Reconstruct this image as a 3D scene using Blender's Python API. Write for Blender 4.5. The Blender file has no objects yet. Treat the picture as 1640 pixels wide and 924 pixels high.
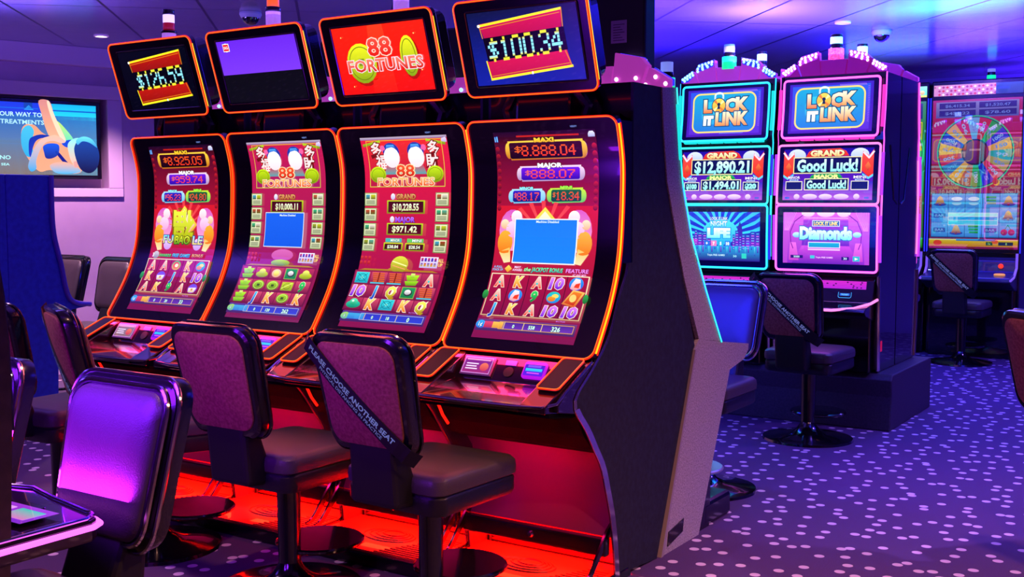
import bpy, bmesh, math, random
from math import sin, cos, pi, radians
from mathutils import Vector, Matrix
random.seed(7)
SC = bpy.context.scene
COL = SC.collection

# ------------------------------------------------------------------ colours and materials
def lin(c):
    if isinstance(c, str):
        c = c.lstrip('#'); c = c if len(c) == 6 else ''.join(q+q for q in c); c = [int(c[i:i+2], 16)/255 for i in (0, 2, 4)]
    return tuple((x/12.92 if x <= .04045 else ((x+.055)/1.055)**2.4) for x in c[:3])
MATS = {}
def mat(name, col='#808080', rough=.5, metal=0., emit=None, es=1., coat=0., spec=.5, bump=0., bscale=200., vary=None, vscale=60., trans=0., alpha=1., coat_ior=1.5, coat_rough=.03):
    if name in MATS: return MATS[name]
    m = bpy.data.materials.new(name); m.use_nodes = True
    nt = m.node_tree; b = nt.nodes['Principled BSDF']
    b.inputs['Base Color'].default_value = (*lin(col), 1)
    b.inputs['Roughness'].default_value = rough
    b.inputs['Metallic'].default_value = metal
    b.inputs['Specular IOR Level'].default_value = spec
    b.inputs['Coat Weight'].default_value = coat
    b.inputs['Coat IOR'].default_value = coat_ior
    b.inputs['Coat Roughness'].default_value = coat_rough
    b.inputs['Transmission Weight'].default_value = trans
    if emit:
        b.inputs['Emission Color'].default_value = (*lin(emit), 1)
        b.inputs['Emission Strength'].default_value = es
        m.cycles.emission_sampling = 'NONE'
    if vary or bump:
        tc = nt.nodes.new('ShaderNodeTexCoord')
        if vary:
            n = nt.nodes.new('ShaderNodeTexNoise'); n.inputs['Scale'].default_value = vscale; n.inputs['Detail'].default_value = 6
            r = nt.nodes.new('ShaderNodeValToRGB')
            r.color_ramp.elements[0].position = .35; r.color_ramp.elements[1].position = .68
            r.color_ramp.elements[0].color = (*lin(col), 1); r.color_ramp.elements[1].color = (*lin(vary), 1)
            nt.links.new(tc.outputs['Object'], n.inputs['Vector']); nt.links.new(n.outputs['Fac'], r.inputs['Fac'])
            nt.links.new(r.outputs['Color'], b.inputs['Base Color'])
        if bump:
            n2 = nt.nodes.new('ShaderNodeTexNoise'); n2.inputs['Scale'].default_value = bscale; n2.inputs['Detail'].default_value = 4
            bp = nt.nodes.new('ShaderNodeBump'); bp.inputs['Strength'].default_value = bump; bp.inputs['Distance'].default_value = .004
            nt.links.new(tc.outputs['Object'], n2.inputs['Vector']); nt.links.new(n2.outputs['Fac'], bp.inputs['Height'])
            nt.links.new(bp.outputs['Normal'], b.inputs['Normal'])
    MATS[name] = m
    return m
def art_mat(name, strength, coat_ior=1.5, rough=.25):
    if name in MATS: return MATS[name]
    m = mat(name, '#050508', rough, coat=1., coat_ior=coat_ior, coat_rough=.02)
    nt = m.node_tree; b = nt.nodes['Principled BSDF']
    a = nt.nodes.new('ShaderNodeAttribute'); a.attribute_name = 'Col'
    nt.links.new(a.outputs['Color'], b.inputs['Emission Color'])
    b.inputs['Emission Strength'].default_value = strength
    m.cycles.emission_sampling = 'NONE'
    return m

# ------------------------------------------------------------------ mesh builder
class MB:
    def __init__(s): s.v = []; s.f = []; s.mi = []
    def add(s, vs, fs, mi=0):
        o = len(s.v); s.v += [tuple(p) for p in vs]
        s.f += [tuple(i+o for i in f) for f in fs]; s.mi += [mi]*len(fs); return s
    def box(s, x0, x1, y0, y1, z0, z1, mi=0):
        return s.add([(x0,y0,z0),(x1,y0,z0),(x1,y1,z0),(x0,y1,z0),(x0,y0,z1),(x1,y0,z1),(x1,y1,z1),(x0,y1,z1)],
                     [(0,3,2,1),(4,5,6,7),(0,1,5,4),(1,2,6,5),(2,3,7,6),(3,0,4,7)], mi)
    def prism(s, prof, x0, x1, mi=0):          # prof: (y, z) outline pushed along x
        n = len(prof)
        vs = [(x0, y, z) for y, z in prof]+[(x1, y, z) for y, z in prof]
        fs = [tuple(range(n-1, -1, -1)), tuple(range(n, 2*n))]+[(i, (i+1) % n, (i+1) % n+n, i+n) for i in range(n)]
        return s.add(vs, fs, mi)
    def plate(s, pts, z0, z1, mi=0, fn=None):     # outline in (x, y) pushed along z; fn maps the points
        n = len(pts); fn = fn or (lambda p: p)
        vs = [fn((x, y, z0)) for x, y in pts]+[fn((x, y, z1)) for x, y in pts]
        fs = [tuple(range(n-1, -1, -1)), tuple(range(n, 2*n))]+[(i, (i+1) % n, (i+1) % n+n, i+n) for i in range(n)]
        return s.add(vs, fs, mi)
    def tube(s, path, r, closed=False, n=8, mi=0):
        P = [Vector(p) for p in path]; m = len(P); rings = []
        up = None
        for i in range(m):
            a = P[(i-1) % m] if (closed or i > 0) else P[i]
            b = P[(i+1) % m] if (closed or i < m-1) else P[i]
            t = (b-a).normalized()
            if up is None:
                up = Vector((0, 0, 1)) if abs(t.z) < .9 else Vector((1, 0, 0))
            side = t.cross(up).normalized(); up = side.cross(t).normalized()
            rr = r[i] if isinstance(r, (list, tuple)) else r
            rings.append([P[i]+side*rr*cos(2*pi*k/n)+up*rr*sin(2*pi*k/n) for k in range(n)])
        vs = [p for q in rings for p in q]; fs = []
        for i in range(m if closed else m-1):
            j = (i+1) % m
            for k in range(n):
                fs.append((i*n+k, i*n+(k+1) % n, j*n+(k+1) % n, j*n+k))
        if not closed:
            fs.append(tuple(range(n-1, -1, -1))); fs.append(tuple(range((m-1)*n, m*n)))
        return s.add(vs, fs, mi)
    def lathe(s, prof, cx=0, cy=0, n=24, mi=0, caps=True):     # prof: (r, z)
        vs = []; fs = []; m = len(prof)
        for r, z in prof:
            vs += [(cx+r*cos(2*pi*k/n), cy+r*sin(2*pi*k/n), z) for k in range(n)]
        for i in range(m-1):
            for k in range(n):
                fs.append((i*n+k, i*n+(k+1) % n, (i+1)*n+(k+1) % n, (i+1)*n+k))
        if caps: fs.append(tuple(range(n-1, -1, -1))); fs.append(tuple(range((m-1)*n, m*n)))
        return s.add(vs, fs, mi)
    def grid(s, rows, mi=0, closed=False):
        n = len(rows[0]); vs = [p for r in rows for p in r]; fs = []
        for i in range(len(rows)-1):
            for k in range(n if closed else n-1):
                fs.append((i*n+k, i*n+(k+1) % n, (i+1)*n+(k+1) % n, (i+1)*n+k))
        return s.add(vs, fs, mi)
    def build(s, name, mats, parent=None, smooth=False, bevel=0., seg=2, M=None):
        me = bpy.data.meshes.new(name)
        vs = s.v if M is None else [tuple(M @ Vector(p)) for p in s.v]
        me.from_pydata(vs, [], s.f); 
        ms = mats if isinstance(mats, (list, tuple)) else [mats]
        for m in ms: me.materials.append(m)
        if len(ms) > 1: me.polygons.foreach_set('material_index', s.mi)
        bm = bmesh.new(); bm.from_mesh(me); bmesh.ops.recalc_face_normals(bm, faces=bm.faces); bm.to_mesh(me); bm.free()
        if smooth:
            me.polygons.foreach_set('use_smooth', [True]*len(me.polygons))
            me.set_sharp_from_angle(angle=radians(38))
        me.update()
        o = bpy.data.objects.new(name, me); COL.objects.link(o)
        if parent: o.parent = parent
        if bevel:
            b = o.modifiers.new('bevel', 'BEVEL'); b.width = bevel; b.segments = seg; b.limit_method = 'ANGLE'; b.angle_limit = radians(40)
        return o
def empty(name, loc, rz=0., label=None, cat=None, group=None):
    o = bpy.data.objects.new(name, None); COL.objects.link(o); o.location = loc; o.rotation_euler = (0, 0, rz)
    o.empty_display_size = .1
    return tag(o, label, cat, group)
def tag(o, label=None, cat=None, group=None, kind=None):
    if label: o['label'] = label
    if cat: o['category'] = cat
    if group: o['group'] = group
    if kind: o['kind'] = kind
    return o
def rrect(w, h, r, seg=5, cx=0, cy=0):
    pts = []
    for (sx, sy, a0) in ((1, 1, 0), (-1, 1, 90), (-1, -1, 180), (1, -1, 270)):
        for k in range(seg+1):
            a = radians(a0+90*k/seg)
            pts.append((cx+sx*(w/2-r)+r*cos(a), cy+sy*(h/2-r)+r*sin(a)))
    return pts
def densify(pts, step):
    out = []
    for i, p in enumerate(pts):
        q = pts[(i+1) % len(pts)]; d = math.dist(p, q); n = max(1, int(d/step))
        out += [tuple(p[j]+(q[j]-p[j])*k/n for j in range(len(p))) for k in range(n)]
    return out
class Curve2:                                      # smooth (y, z) profile read by arc length
    def __init__(s, pts, sub=8):
        P = [Vector(p) for p in pts]; out = []
        for i in range(len(P)-1):
            a = P[max(i-1, 0)]; b = P[i]; c = P[i+1]; d = P[min(i+2, len(P)-1)]
            for k in range(sub):
                t = k/sub
                out.append(.5*((2*b)+(c-a)*t+(2*a-5*b+4*c-d)*t*t+(3*b-a-3*c+d)*t**3))
        out.append(P[-1]); s.p = out; s.s = [0]
        for i in range(1, len(out)): s.s.append(s.s[-1]+(out[i]-out[i-1]).length)
        s.L = s.s[-1]
    def at(s, d):
        d = min(max(d, 0), s.L)
        for i in range(1, len(s.s)):
            if s.s[i] >= d: break
        t = (d-s.s[i-1])/max(s.s[i]-s.s[i-1], 1e-9)
        a, b = s.p[i-1], s.p[i]; p = a+(b-a)*t; g = (b-a).normalized()
        return p, Vector((g.y, -g.x))        # normal points toward -y when the curve runs downward
    def map(s, x, d, off=0.):
        p, n = s.at(d)
        if n.x > 0: n = -n
        return (x, p.x+n.x*off, p.y+n.y*off)

# ------------------------------------------------------------------ flat artwork (screens, signs), units of metres, x right, y down
_G = {}
def glyphs(t, off=0., shear=0.):
    k = (t, off, shear)
    if k in _G: return _G[k]
    cu = bpy.data.curves.new('t', 'FONT'); cu.body = t; cu.size = 1; cu.resolution_u = 2; cu.offset = off; cu.shear = shear
    cu.dimensions = '2D'; cu.fill_mode = 'FRONT'
    ob = bpy.data.objects.new('t', cu); me = ob.to_mesh()
    vs = [(v.co.x, v.co.y) for v in me.vertices]
    if off:
        B_ = glyphs(t, 0, shear)[0]; m_ = off*1.3
        bx0 = min(p[0] for p in B_)-m_; bx1 = max(p[0] for p in B_)+m_; by0 = min(p[1] for p in B_)-m_; by1 = max(p[1] for p in B_)+m_
        vs = [(min(max(x, bx0), bx1), min(max(y, by0), by1)) for x, y in vs]
    fs = [tuple(p.vertices) for p in me.polygons]
    ob.to_mesh_clear(); bpy.data.objects.remove(ob); bpy.data.curves.remove(cu)
    _G[k] = (vs, fs); return _G[k]
LED = {'0':'01110 10001 10001 10001 10001 10001 01110','1':'00100 01100 00100 00100 00100 00100 01110','2':'01110 10001 00001 00110 01000 10000 11111',
 '3':'01110 10001 00001 00110 00001 10001 01110','4':'00010 00110 01010 10010 11111 00010 00010','5':'11111 10000 11110 00001 00001 10001 01110',
 '6':'01110 10000 10000 11110 10001 10001 01110','7':'11111 00001 00010 00100 00100 01000 01000','8':'01110 10001 10001 01110 10001 10001 01110',
 '9':'01110 10001 10001 01111 00001 00001 01110','$':'00100 01111 10100 01110 00101 11110 00100','.':'0 0 0 0 0 0 1',',':'0 0 0 0 0 0 1'}
class Art:
    def __init__(s, W, H): s.W = W; s.H = H; s.v = []; s.f = []; s.c = []; s.l = []; s.layer = 0; s.tl = -1
    def up(s):
        s.layer += 1
        if s.layer == s.tl: s.layer += 1
    def _add(s, pts, fs, c, c2=None, y0=None, y1=None, out=0):
        if len(fs) == 1 and y0 is None and max(p[1] for p in pts)-min(p[1] for p in pts) > .035:      # cut tall shapes into bands so that they follow a curved face
            pts = [pts[i] for i in fs[0]]; y0 = min(p[1] for p in pts); y1 = max(p[1] for p in pts); n = int((y1-y0)/.03)+1
            for k in range(n):
                lo, hi = y0+(y1-y0)*k/n, y0+(y1-y0)*(k+1)/n; q = list(pts)
                for sgn, lim in ((1, lo), (-1, hi)):
                    r = []
                    for i in range(len(q)):
                        a_, b_ = q[i-1], q[i]; ia, ib = sgn*(a_[1]-lim) >= 0, sgn*(b_[1]-lim) >= 0
                        if ia != ib: t = (lim-a_[1])/(b_[1]-a_[1]); r.append((a_[0]+(b_[0]-a_[0])*t, lim))
                        if ib: r.append(b_)
                    q = r
                    if not q: break
                if len(q) > 2: s._add(q, [tuple(range(len(q)))], c, c2, y0, y1)
            return
        a = lin(c); b = lin(c2) if c2 else a
        if y0 is None: y0 = min(p[1] for p in pts); y1 = max(p[1] for p in pts)
        o = len(s.v)
        for p in pts:
            t = 0 if y1 == y0 else min(1, max(0, (p[1]-y0)/(y1-y0)))
            s.v.append((p[0], p[1], s.layer)); s.c.append(tuple(a[i]+(b[i]-a[i])*t for i in range(3)))
        s.f += [tuple(i+o for i in f) for f in fs]
    def rect(s, x0, y0, x1, y1, c, c2=None):
        n = max(1, int(abs(y1-y0)/.03)); pts = []; fs = []
        for i in range(n+1):
            y = y0+(y1-y0)*i/n; pts += [(x0, y), (x1, y)]
            if i: fs.append((2*i-2, 2*i-1, 2*i+1, 2*i))
        s._add(pts, fs, c, c2)
    def quad(s, pts, c, c2=None): s._add(pts, [tuple(range(len(pts)))], c, c2)
    def frame(s, x0, y0, x1, y1, w, c, c2=None):
        s.rect(x0, y0, x1, y0+w, c); s.rect(x0, y1-w, x1, y1, c2 or c); s.rect(x0, y0, x0+w, y1, c, c2); s.rect(x1-w, y0, x1, y1, c, c2)
    def line(s, pts, w, c, closed=False):
        m = len(pts)
        for i in range(m if closed else m-1):
            (ax, ay), (bx, by) = pts[i], pts[(i+1) % m]; d = math.hypot(bx-ax, by-ay) or 1; nx, ny = -(by-ay)/d*w/2, (bx-ax)/d*w/2
            ex, ey = (bx-ax)/d*w*.3, (by-ay)/d*w*.3
            s._add([(ax-ex+nx, ay-ey+ny), (bx+ex+nx, by+ey+ny), (bx+ex-nx, by+ey-ny), (ax-ex-nx, ay-ey-ny)], [(0, 1, 2, 3)], c)
    def ell(s, cx, cy, rx, ry, c, c2=None, n=18, a0=0, a1=360, rot=0):
        pts = []
        for k in range(n+(0 if a1-a0 == 360 else 1)):
            a = radians(a0+(a1-a0)*k/n); x = rx*cos(a); y = -ry*sin(a); r = radians(rot)
            pts.append((cx+x*cos(r)-y*sin(r), cy+x*sin(r)+y*cos(r)))
        if a1-a0 != 360: pts.append((cx, cy))
        s._add(pts, [tuple(range(len(pts)))], c, c2)
    def blob(s, P, c, c2=None, sub=4):          # smooth closed outline through the points
        n = len(P); q = []
        for i in range(n):
            a, b, d, e = (Vector(P[(i+k-1) % n]) for k in range(4))
            for k in range(sub):
                t = k/sub; q.append(.5*((2*b)+(d-a)*t+(2*a-5*b+4*d-e)*t*t+(3*b-a-3*d+e)*t**3))
        from mathutils.geometry import tessellate_polygon
        tr = tessellate_polygon([[v.to_3d() for v in q]])
        s._add([(v.x, v.y) for v in q], [tuple(t) for t in tr], c, c2)
    def ring(s, cx, cy, rx, ry, w, c, n=28, a0=0, a1=360):
        pts = []; fs = []
        for k in range(n+1):
            a = radians(a0+(a1-a0)*k/n); pts += [(cx+rx*cos(a), cy-ry*sin(a)), (cx+(rx-w)*cos(a), cy-(ry-w)*sin(a))]
            if k: fs.append((2*k-2, 2*k, 2*k+1, 2*k-1))
        s._add(pts, fs, c)
    def text(s, t, cx, cy, h, c, c2=None, w=None, out=None, ow=.06, bold=.02, shear=0., rot=0., align='c', flip=False):
        L0 = s.layer
        for (col, cc2, off) in (([(out, None, bold+ow)] if out else [])+[(c, c2, bold)]):
            base, _ = glyphs(t, 0, shear); vs, fs = glyphs(t, off, shear)
            if not vs: return
            x0 = min(v[0] for v in base); x1 = max(v[0] for v in base); y0 = 0; y1 = .71
            k = h/(y1-y0); kx = (w/(x1-x0)) if w else k*.95
            ax = {'c': (x0+x1)/2, 'l': x0, 'r': x1}[align]
            pts = []
            for x, y in vs:
                X = (x-ax)*kx; Y = -(y-.355)*k
                if flip: X, Y = -X, -Y
                pts.append((cx+X*cos(rot)-Y*sin(rot), cy+X*sin(rot)+Y*cos(rot)))
            s._add(pts, fs, col, cc2, cy-h/2, cy+h/2)
            s.layer += 1
        s.layer = L0; s.tl = L0+1 if out else s.tl
    def led(s, t, cx, cy, h, w, c, c2=None, fill=.78, fat=False):
        cols = []
        for ch in t:
            rows = LED[ch].split(); n = len(rows[0]); cols += [[r[i] for r in rows] for i in range(n)]+[['0']*7]
        cols = cols[:-1]; cw = w/len(cols); rh = h/7
        for i, cc in enumerate(cols):
            for j, b in enumerate(cc):
                if b == '1':
                    x = cx-w/2+(i+.5)*cw; y = cy-h/2+(j+.5)*rh
                    a, e = lin(c), lin(c2 or c); t_ = j/6
                    o = len(s.v); q = fill/2; qx = cw*(q+(.14 if fat else 0))
                    for (px, py) in ((x-qx, y-rh*q), (x+qx, y-rh*q), (x+qx, y+rh*q), (x-qx, y+rh*q)):
                        s.v.append((px, py, s.layer)); s.c.append(tuple(a[m]+(e[m]-a[m])*t_ for m in range(3)))
                    s.f.append((o, o+1, o+2, o+3))
    def build(s, name, material, parent, fn, base='#020204', step=.0006, under=True):
        # fn(x, y, off) -> local point; x measured from the left edge, y down from the top
        if under:
            b = Art(s.W, s.H); b.rect(0, 0, s.W, s.H, base)
            v = [(x, y, -1) for x, y, l in b.v]; c = list(b.c); f = list(b.f)
        else: v, c, f = [], [], []
        o = len(v); v += s.v; c += s.c; f += [tuple(i+o for i in q) for q in s.f]
        pts = [fn(x, y, (l+2)*step) for x, y, l in v]
        me = bpy.data.meshes.new(name); me.from_pydata(pts, [], f)
        ca = me.color_attributes.new('Col', 'FLOAT_COLOR', 'POINT')
        ca.data.foreach_set('color', [k for q in c for k in (*q, 1.)])
        me.materials.append(material); me.update()
        ob = bpy.data.objects.new(name, me); COL.objects.link(ob); ob.parent = parent
        return ob

# ------------------------------------------------------------------ shared materials
M = dict(
 gloss_black=mat('gloss_black', '#0b0a12', .18, coat=.6),
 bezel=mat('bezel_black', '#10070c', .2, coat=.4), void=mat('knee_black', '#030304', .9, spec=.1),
 matte_black=mat('matte_black', '#0c0b12', .55),
 leather=mat('black_leather', '#141319', .38, bump=.25, bscale=260),
 leather_seat=mat('dark_leather_seat', '#453a40', .42, bump=.25, bscale=260),
 fabric=mat('brown_fabric', '#7c4030', .9, vary='#9c5a48', vscale=90, bump=.3, bscale=500),
 trim_black=mat('trim_black', '#0a0a10', .22, coat=.4),
 chrome=mat('chrome', '#c8c6d0', .12, metal=1.),
 dark_chrome=mat('dark_chrome', '#5b5868', .18, metal=1.),
 base_gloss=mat('base_gloss', '#0a090e', .14, coat=.8),
 panel_side=mat('speckled_side', '#10131f', .75, vary='#1d2233', vscale=45, bump=.3, bscale=400),
 panel_blue=mat('blue_side', '#1a2a98', .7, vary='#2434b0', vscale=30, bump=.2, bscale=300),
 grey_lam=mat('grey_laminate', '#8a8484', .6, vary='#c8c0c0', vscale=150),
 grey_edge=mat('grey_edge', '#9a8f92', .5),
 plinth=mat('plinth_dark', '#2c2230', .6, vary='#3a2c3e', vscale=80),
 neon_or=mat('neon_orange_glow', '#200500', .4, emit='#ff2006', es=1.3),
 neon_core=mat('neon_orange_core', '#200500', .4, emit='#ff6a10', es=1.5), neon_yel=mat('neon_yellow_core', '#201000', .4, emit='#ffc818', es=1.35),
 neon_pink=mat('neon_pink', '#200018', .4, emit='#ff50f0', es=2.0),
 neon_violet=mat('neon_violet', '#100018', .4, emit='#a030ff', es=1.8),
 neon_cyan=mat('neon_cyan', '#001820', .4, emit='#20c8ff', es=1.9),
 neon_blue=mat('neon_blue', '#000420', .4, emit='#2428ff', es=1.6),
 art=art_mat('screen_art', 1.25),
 art_mirror=art_mat('screen_art_glass', .85, coat_ior=2.6),
 deck_red=mat('deck_glossy', '#1c0a14', .16, coat=1.),
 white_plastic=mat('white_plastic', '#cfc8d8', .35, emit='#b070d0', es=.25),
)
# ------------------------------------------------------------------ curved-screen machines of the near row (local frame: front towards -y, x centred)
PAN = Curve2([(0, 1.813), (.032, 1.703), (.047, 1.613), (.046, 1.5), (.040, 1.4), (.028, 1.3), (.004, 1.21), (-.044, 1.102), (-.111, .994), (-.176, .901)])
SW, SH = .475, PAN.L-.105
def scr(x, y, off): return PAN.map(x-SW/2+.012, .048+y, off)

def reel(a, cx, cy, sym, w, h):
    red = ('#fff0e0', '#ff3a18'); gold = ('#fff2a0', '#ff8c10'); L = a.layer
    if sym in ('A', 'K', 'J', 'Q', '9', '10'):
        c = {'A': ('#ffd8c8', '#ff2410'), 'K': ('#ffe070', '#f07000'), 'J': ('#40c0ff', '#2040c0'), 'Q': ('#f8ff60', '#b09000'), '9': ('#30d860', '#007838'), '10': ('#e080ff', '#7010d0')}[sym]
        a.text(sym, cx, cy, h*.8, c[0], c[1], out='#fff4d8', ow=.03, bold=.05, w=None if sym != '10' else w*.8, shear=.12)
        if sym == 'A': a.layer += 2; a.ell(cx, cy+h*.1, h*.09, h*.09, '#20d0d0')
    elif sym == 'bag':
        a.ell(cx, cy, w*.42, h*.5, '#30a0ff', '#1050d0'); a.up(); a.quad([(cx-w*.08, cy-h*.42), (cx+w*.2, cy-h*.35), (cx+w*.3, cy+h*.3), (cx, cy+h*.48), (cx-w*.3, cy+h*.35), (cx-w*.26, cy)], '#fff0ff', '#ff9090'); a.up(); a.quad([(cx-w*.02, cy), (cx+w*.25, cy-h*.1), (cx+w*.2, cy+h*.3), (cx-w*.1, cy+h*.25)], '#e83818')
    elif sym == 'gourd':
        a.ell(cx, cy, w*.42, h*.45, '#20c8c0', '#1080e0'); a.up(); a.ell(cx+w*.1, cy-h*.1, w*.2, h*.16, '#ffd860'); a.ell(cx-w*.08, cy+h*.12, w*.24, h*.2, '#f0a020', '#e07010')
    elif sym == 'drum':
        a.ell(cx, cy, w*.42, h*.46, '#6a50e8', '#a040e0'); a.up(); a.quad([(cx-w*.36, cy-h*.05), (cx+w*.36, cy-h*.1), (cx+w*.26, cy+h*.38), (cx-w*.26, cy+h*.4)], '#f8f0ff', '#d8c090'); a.up(); a.rect(cx-w*.08, cy+h*.02, cx+w*.1, cy+h*.22, '#d09030')
    elif sym == 'lion':
        a.ell(cx, cy, w*.42, h*.45, '#30c060', '#e0a020'); a.up(); a.ell(cx, cy, w*.3, h*.33, '#e83818', '#ff7018'); a.up(); a.ell(cx+w*.06, cy, w*.16, h*.18, '#fff0c0')
    elif sym == 'card':
        a.quad([(cx-w*.1, cy-h*.66), (cx+w*.62, cy-h*.48), (cx+w*.2, cy+h*.7), (cx-w*.6, cy+h*.45)], '#f8c860', '#d05010'); a.up(); a.quad([(cx-w*.04, cy-h*.52), (cx+w*.48, cy-h*.4), (cx+w*.14, cy+h*.55), (cx-w*.45, cy+h*.36)], '#f08018', '#c02008'); a.up(); a.ell(cx, cy, w*.2, h*.3, '#ffd070')
    elif sym == 'coin':
        a.ell(cx, cy, w*.42, h*.4, '#a8d820', '#588008'); a.up(); a.ring(cx, cy, w*.34, h*.32, .002, '#e0ff80'); a.rect(cx-w*.1, cy-h*.1, cx+w*.1, cy+h*.1, '#385008')
    elif sym == 'pot':
        a.quad([(cx-w*.4, cy-h*.3), (cx+w*.4, cy-h*.34), (cx+w*.28, cy+h*.08), (cx-w*.28, cy+h*.1)], '#b8f020', '#70b008'); a.quad([(cx-w*.42, cy+h*.14), (cx+w*.42, cy+h*.1), (cx+w*.3, cy+h*.44), (cx-w*.3, cy+h*.46)], '#a0e020', '#609808'); a.up(); a.rect(cx-w*.12, cy-h*.46, cx+w*.12, cy-h*.14, '#e8ff80', '#80b810')
    elif sym == 'ingot':
        a.ell(cx, cy+h*.12, w*.44, h*.26, '#d8e018', '#789000'); a.up(); a.ell(cx, cy-h*.1, w*.24, h*.24, '#ffff70', '#a0b010')
    elif sym == 'teal':
        a.ell(cx, cy+h*.1, w*.45, h*.3, '#20d0b0', '#087858'); a.up(); a.ell(cx, cy-h*.1, w*.26, h*.26, '#60f0c0', '#109060'); a.up(); a.ell(cx-w*.05, cy-h*.16, w*.08, h*.08, '#e0ffe8')
    elif sym == 'pearl':
        a.rect(cx-w*.42, cy-h*.44, cx+w*.42, cy+h*.44, '#209858', '#107840'); a.up(); a.frame(cx-w*.42, cy-h*.44, cx+w*.42, cy+h*.44, .0025, '#a0c040'); a.ell(cx, cy, w*.26, h*.26, '#303838'); a.up(); a.ell(cx-w*.02, cy-h*.04, w*.2, h*.2, '#ffffff', '#a8a0a8')
    elif sym == 'boat':
        for k in range(5): a.rect(cx-w*(.42-.03*k), cy-h*.4+k*h*.15, cx+w*(.34+.02*k), cy-h*.3+k*h*.15, '#f07828', '#b03808')
        a.up(); a.rect(cx-w*.03, cy-h*.42, cx+w*.05, cy+h*.34, '#802008'); a.rect(cx-w*.44, cy+h*.34, cx+w*.44, cy+h*.43, '#40c8e0')
    elif sym == 'jade':
        a.rect(cx-w*.42, cy-h*.42, cx+w*.42, cy+h*.42, '#38d8e0', '#18a0b8'); a.up(); a.ring(cx, cy, w*.3, h*.3, .003, '#107888'); a.line([(cx-w*.3, cy-h*.3), (cx+w*.3, cy+h*.3)], .003, '#107888'); a.line([(cx-w*.3, cy+h*.3), (cx+w*.3, cy-h*.3)], .003, '#107888'); a.ell(cx, cy, w*.1, h*.1, '#90fff0')
    elif sym == 'box':
        a.rect(cx-w*.4, cy-h*.34, cx+w*.4, cy+h*.36, '#c8d828', '#88a010'); a.up(); a.ring(cx, cy, w*.26, h*.26, .0025, '#506808'); a.line([(cx-w*.35, cy+h*.2), (cx+w*.3, cy-h*.26)], .003, '#f0ff80')
    elif sym == 'scroll':
        a.rect(cx-w*.42, cy-h*.42, cx+w*.42, cy+h*.42, '#c04048', '#903048'); a.up(); a.ell(cx, cy, w*.34, h*.34, '#f0d0b0', '#e0a080'); a.up(); a.ell(cx, cy, w*.2, h*.22, '#ffff90', '#e0c030')
    a.layer = L

def bottom_bar(a, y, chip, vals, tone):
    L = a.layer; W = a.W
    a.rect(.012, y-.006, W-.004, y+.046, '#6a3a7a' if tone == 'm' else '#503090', '#402060'); a.up()
    a.rect(.03, y+.004, W-.015, y+.034, '#4a2890' if tone == 'm' else '#3038c0', '#6a30b0' if tone == 'm' else '#2840d0'); a.up()
    a.frame(.12, y+.002, W-.013, y+.036, .0022, '#f0b030' if tone == 'm' else '#b0b8e0')
    a.ell(.033, y+.019, .023, .018, '#30b0ff', '#1868d8') if tone == 'm' else a.ell(.035, y+.019, .025, .017, '#a0d860', '#60b0a0')
    a.rect(.05, y+.005, .09, y+.033, '#e04070' if tone == 'm' else '#40a8e0', '#b02850' if tone == 'm' else '#3078d0'); a.rect(.09, y+.005, .14, y+.033, '#f8c050' if tone == 'm' else '#40a8e0', '#d89030' if tone == 'm' else '#3888d8')
    for k in (.145, .235, .32): a.rect(k-.0015, y+.002, k+.0015, y+.036, '#f0d070')
    a.up(); a.text(chip, .033, y+.019, .018, '#e8ffff', out='#104090')
    for k, v in zip((.19, .275, .385), vals): a.text(v, k, y+.021, .015 if k < .3 else .02, '#d0fff0', out='#102050', bold=.03)
    a.text('MULTIPLIER', W-.08, y-.014, .006, '#c070e0', bold=.01)
    a.layer = L

def plaque(a, cx, cy, w, h, edge, edge2, fill, fill2, title, amt, tcol, leds=True):
    L = a.layer
    a.ell(cx-w/2, cy, .016, h*.42, edge, edge2); a.ell(cx+w/2, cy, .016, h*.42, edge, edge2); a.up()
    a.quad([(cx-w/2, cy-h/2), (cx+w/2, cy-h/2-.002), (cx+w/2, cy+h/2-.004), (cx-w/2+.01, cy+h/2)], edge, edge2); a.up()
    b = .006
    a.quad([(cx-w/2+b+.006, cy-h/2+b), (cx+w/2-b-.006, cy-h/2+b), (cx+w/2-b, cy-h/2+b+.006), (cx+w/2-b, cy+h/2-b-.006), (cx+w/2-b-.006, cy+h/2-b-.002), (cx-w/2+b+.008, cy+h/2-b), (cx-w/2+b, cy+h/2-b-.006), (cx-w/2+b, cy-h/2+b+.006)], fill, fill2); a.up()
    a.led(amt[1:], cx+w*.04, cy+.001, h*.56, w*.72, '#ff5a18', '#ff3a20', fill=.86, fat=True); a.led('$', cx-w*.37, cy-h*.06, h*.38, w*.09, '#ff6820', fat=True)
    a.up(); a.text(title, cx, cy-h/2-.003, .017 if w > .2 else .011, tcol, '#ffb020' if w > .3 else tcol, out='#402008', bold=.05, w=len(title)*(.022 if w > .2 else .013))
    a.layer = L

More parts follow.
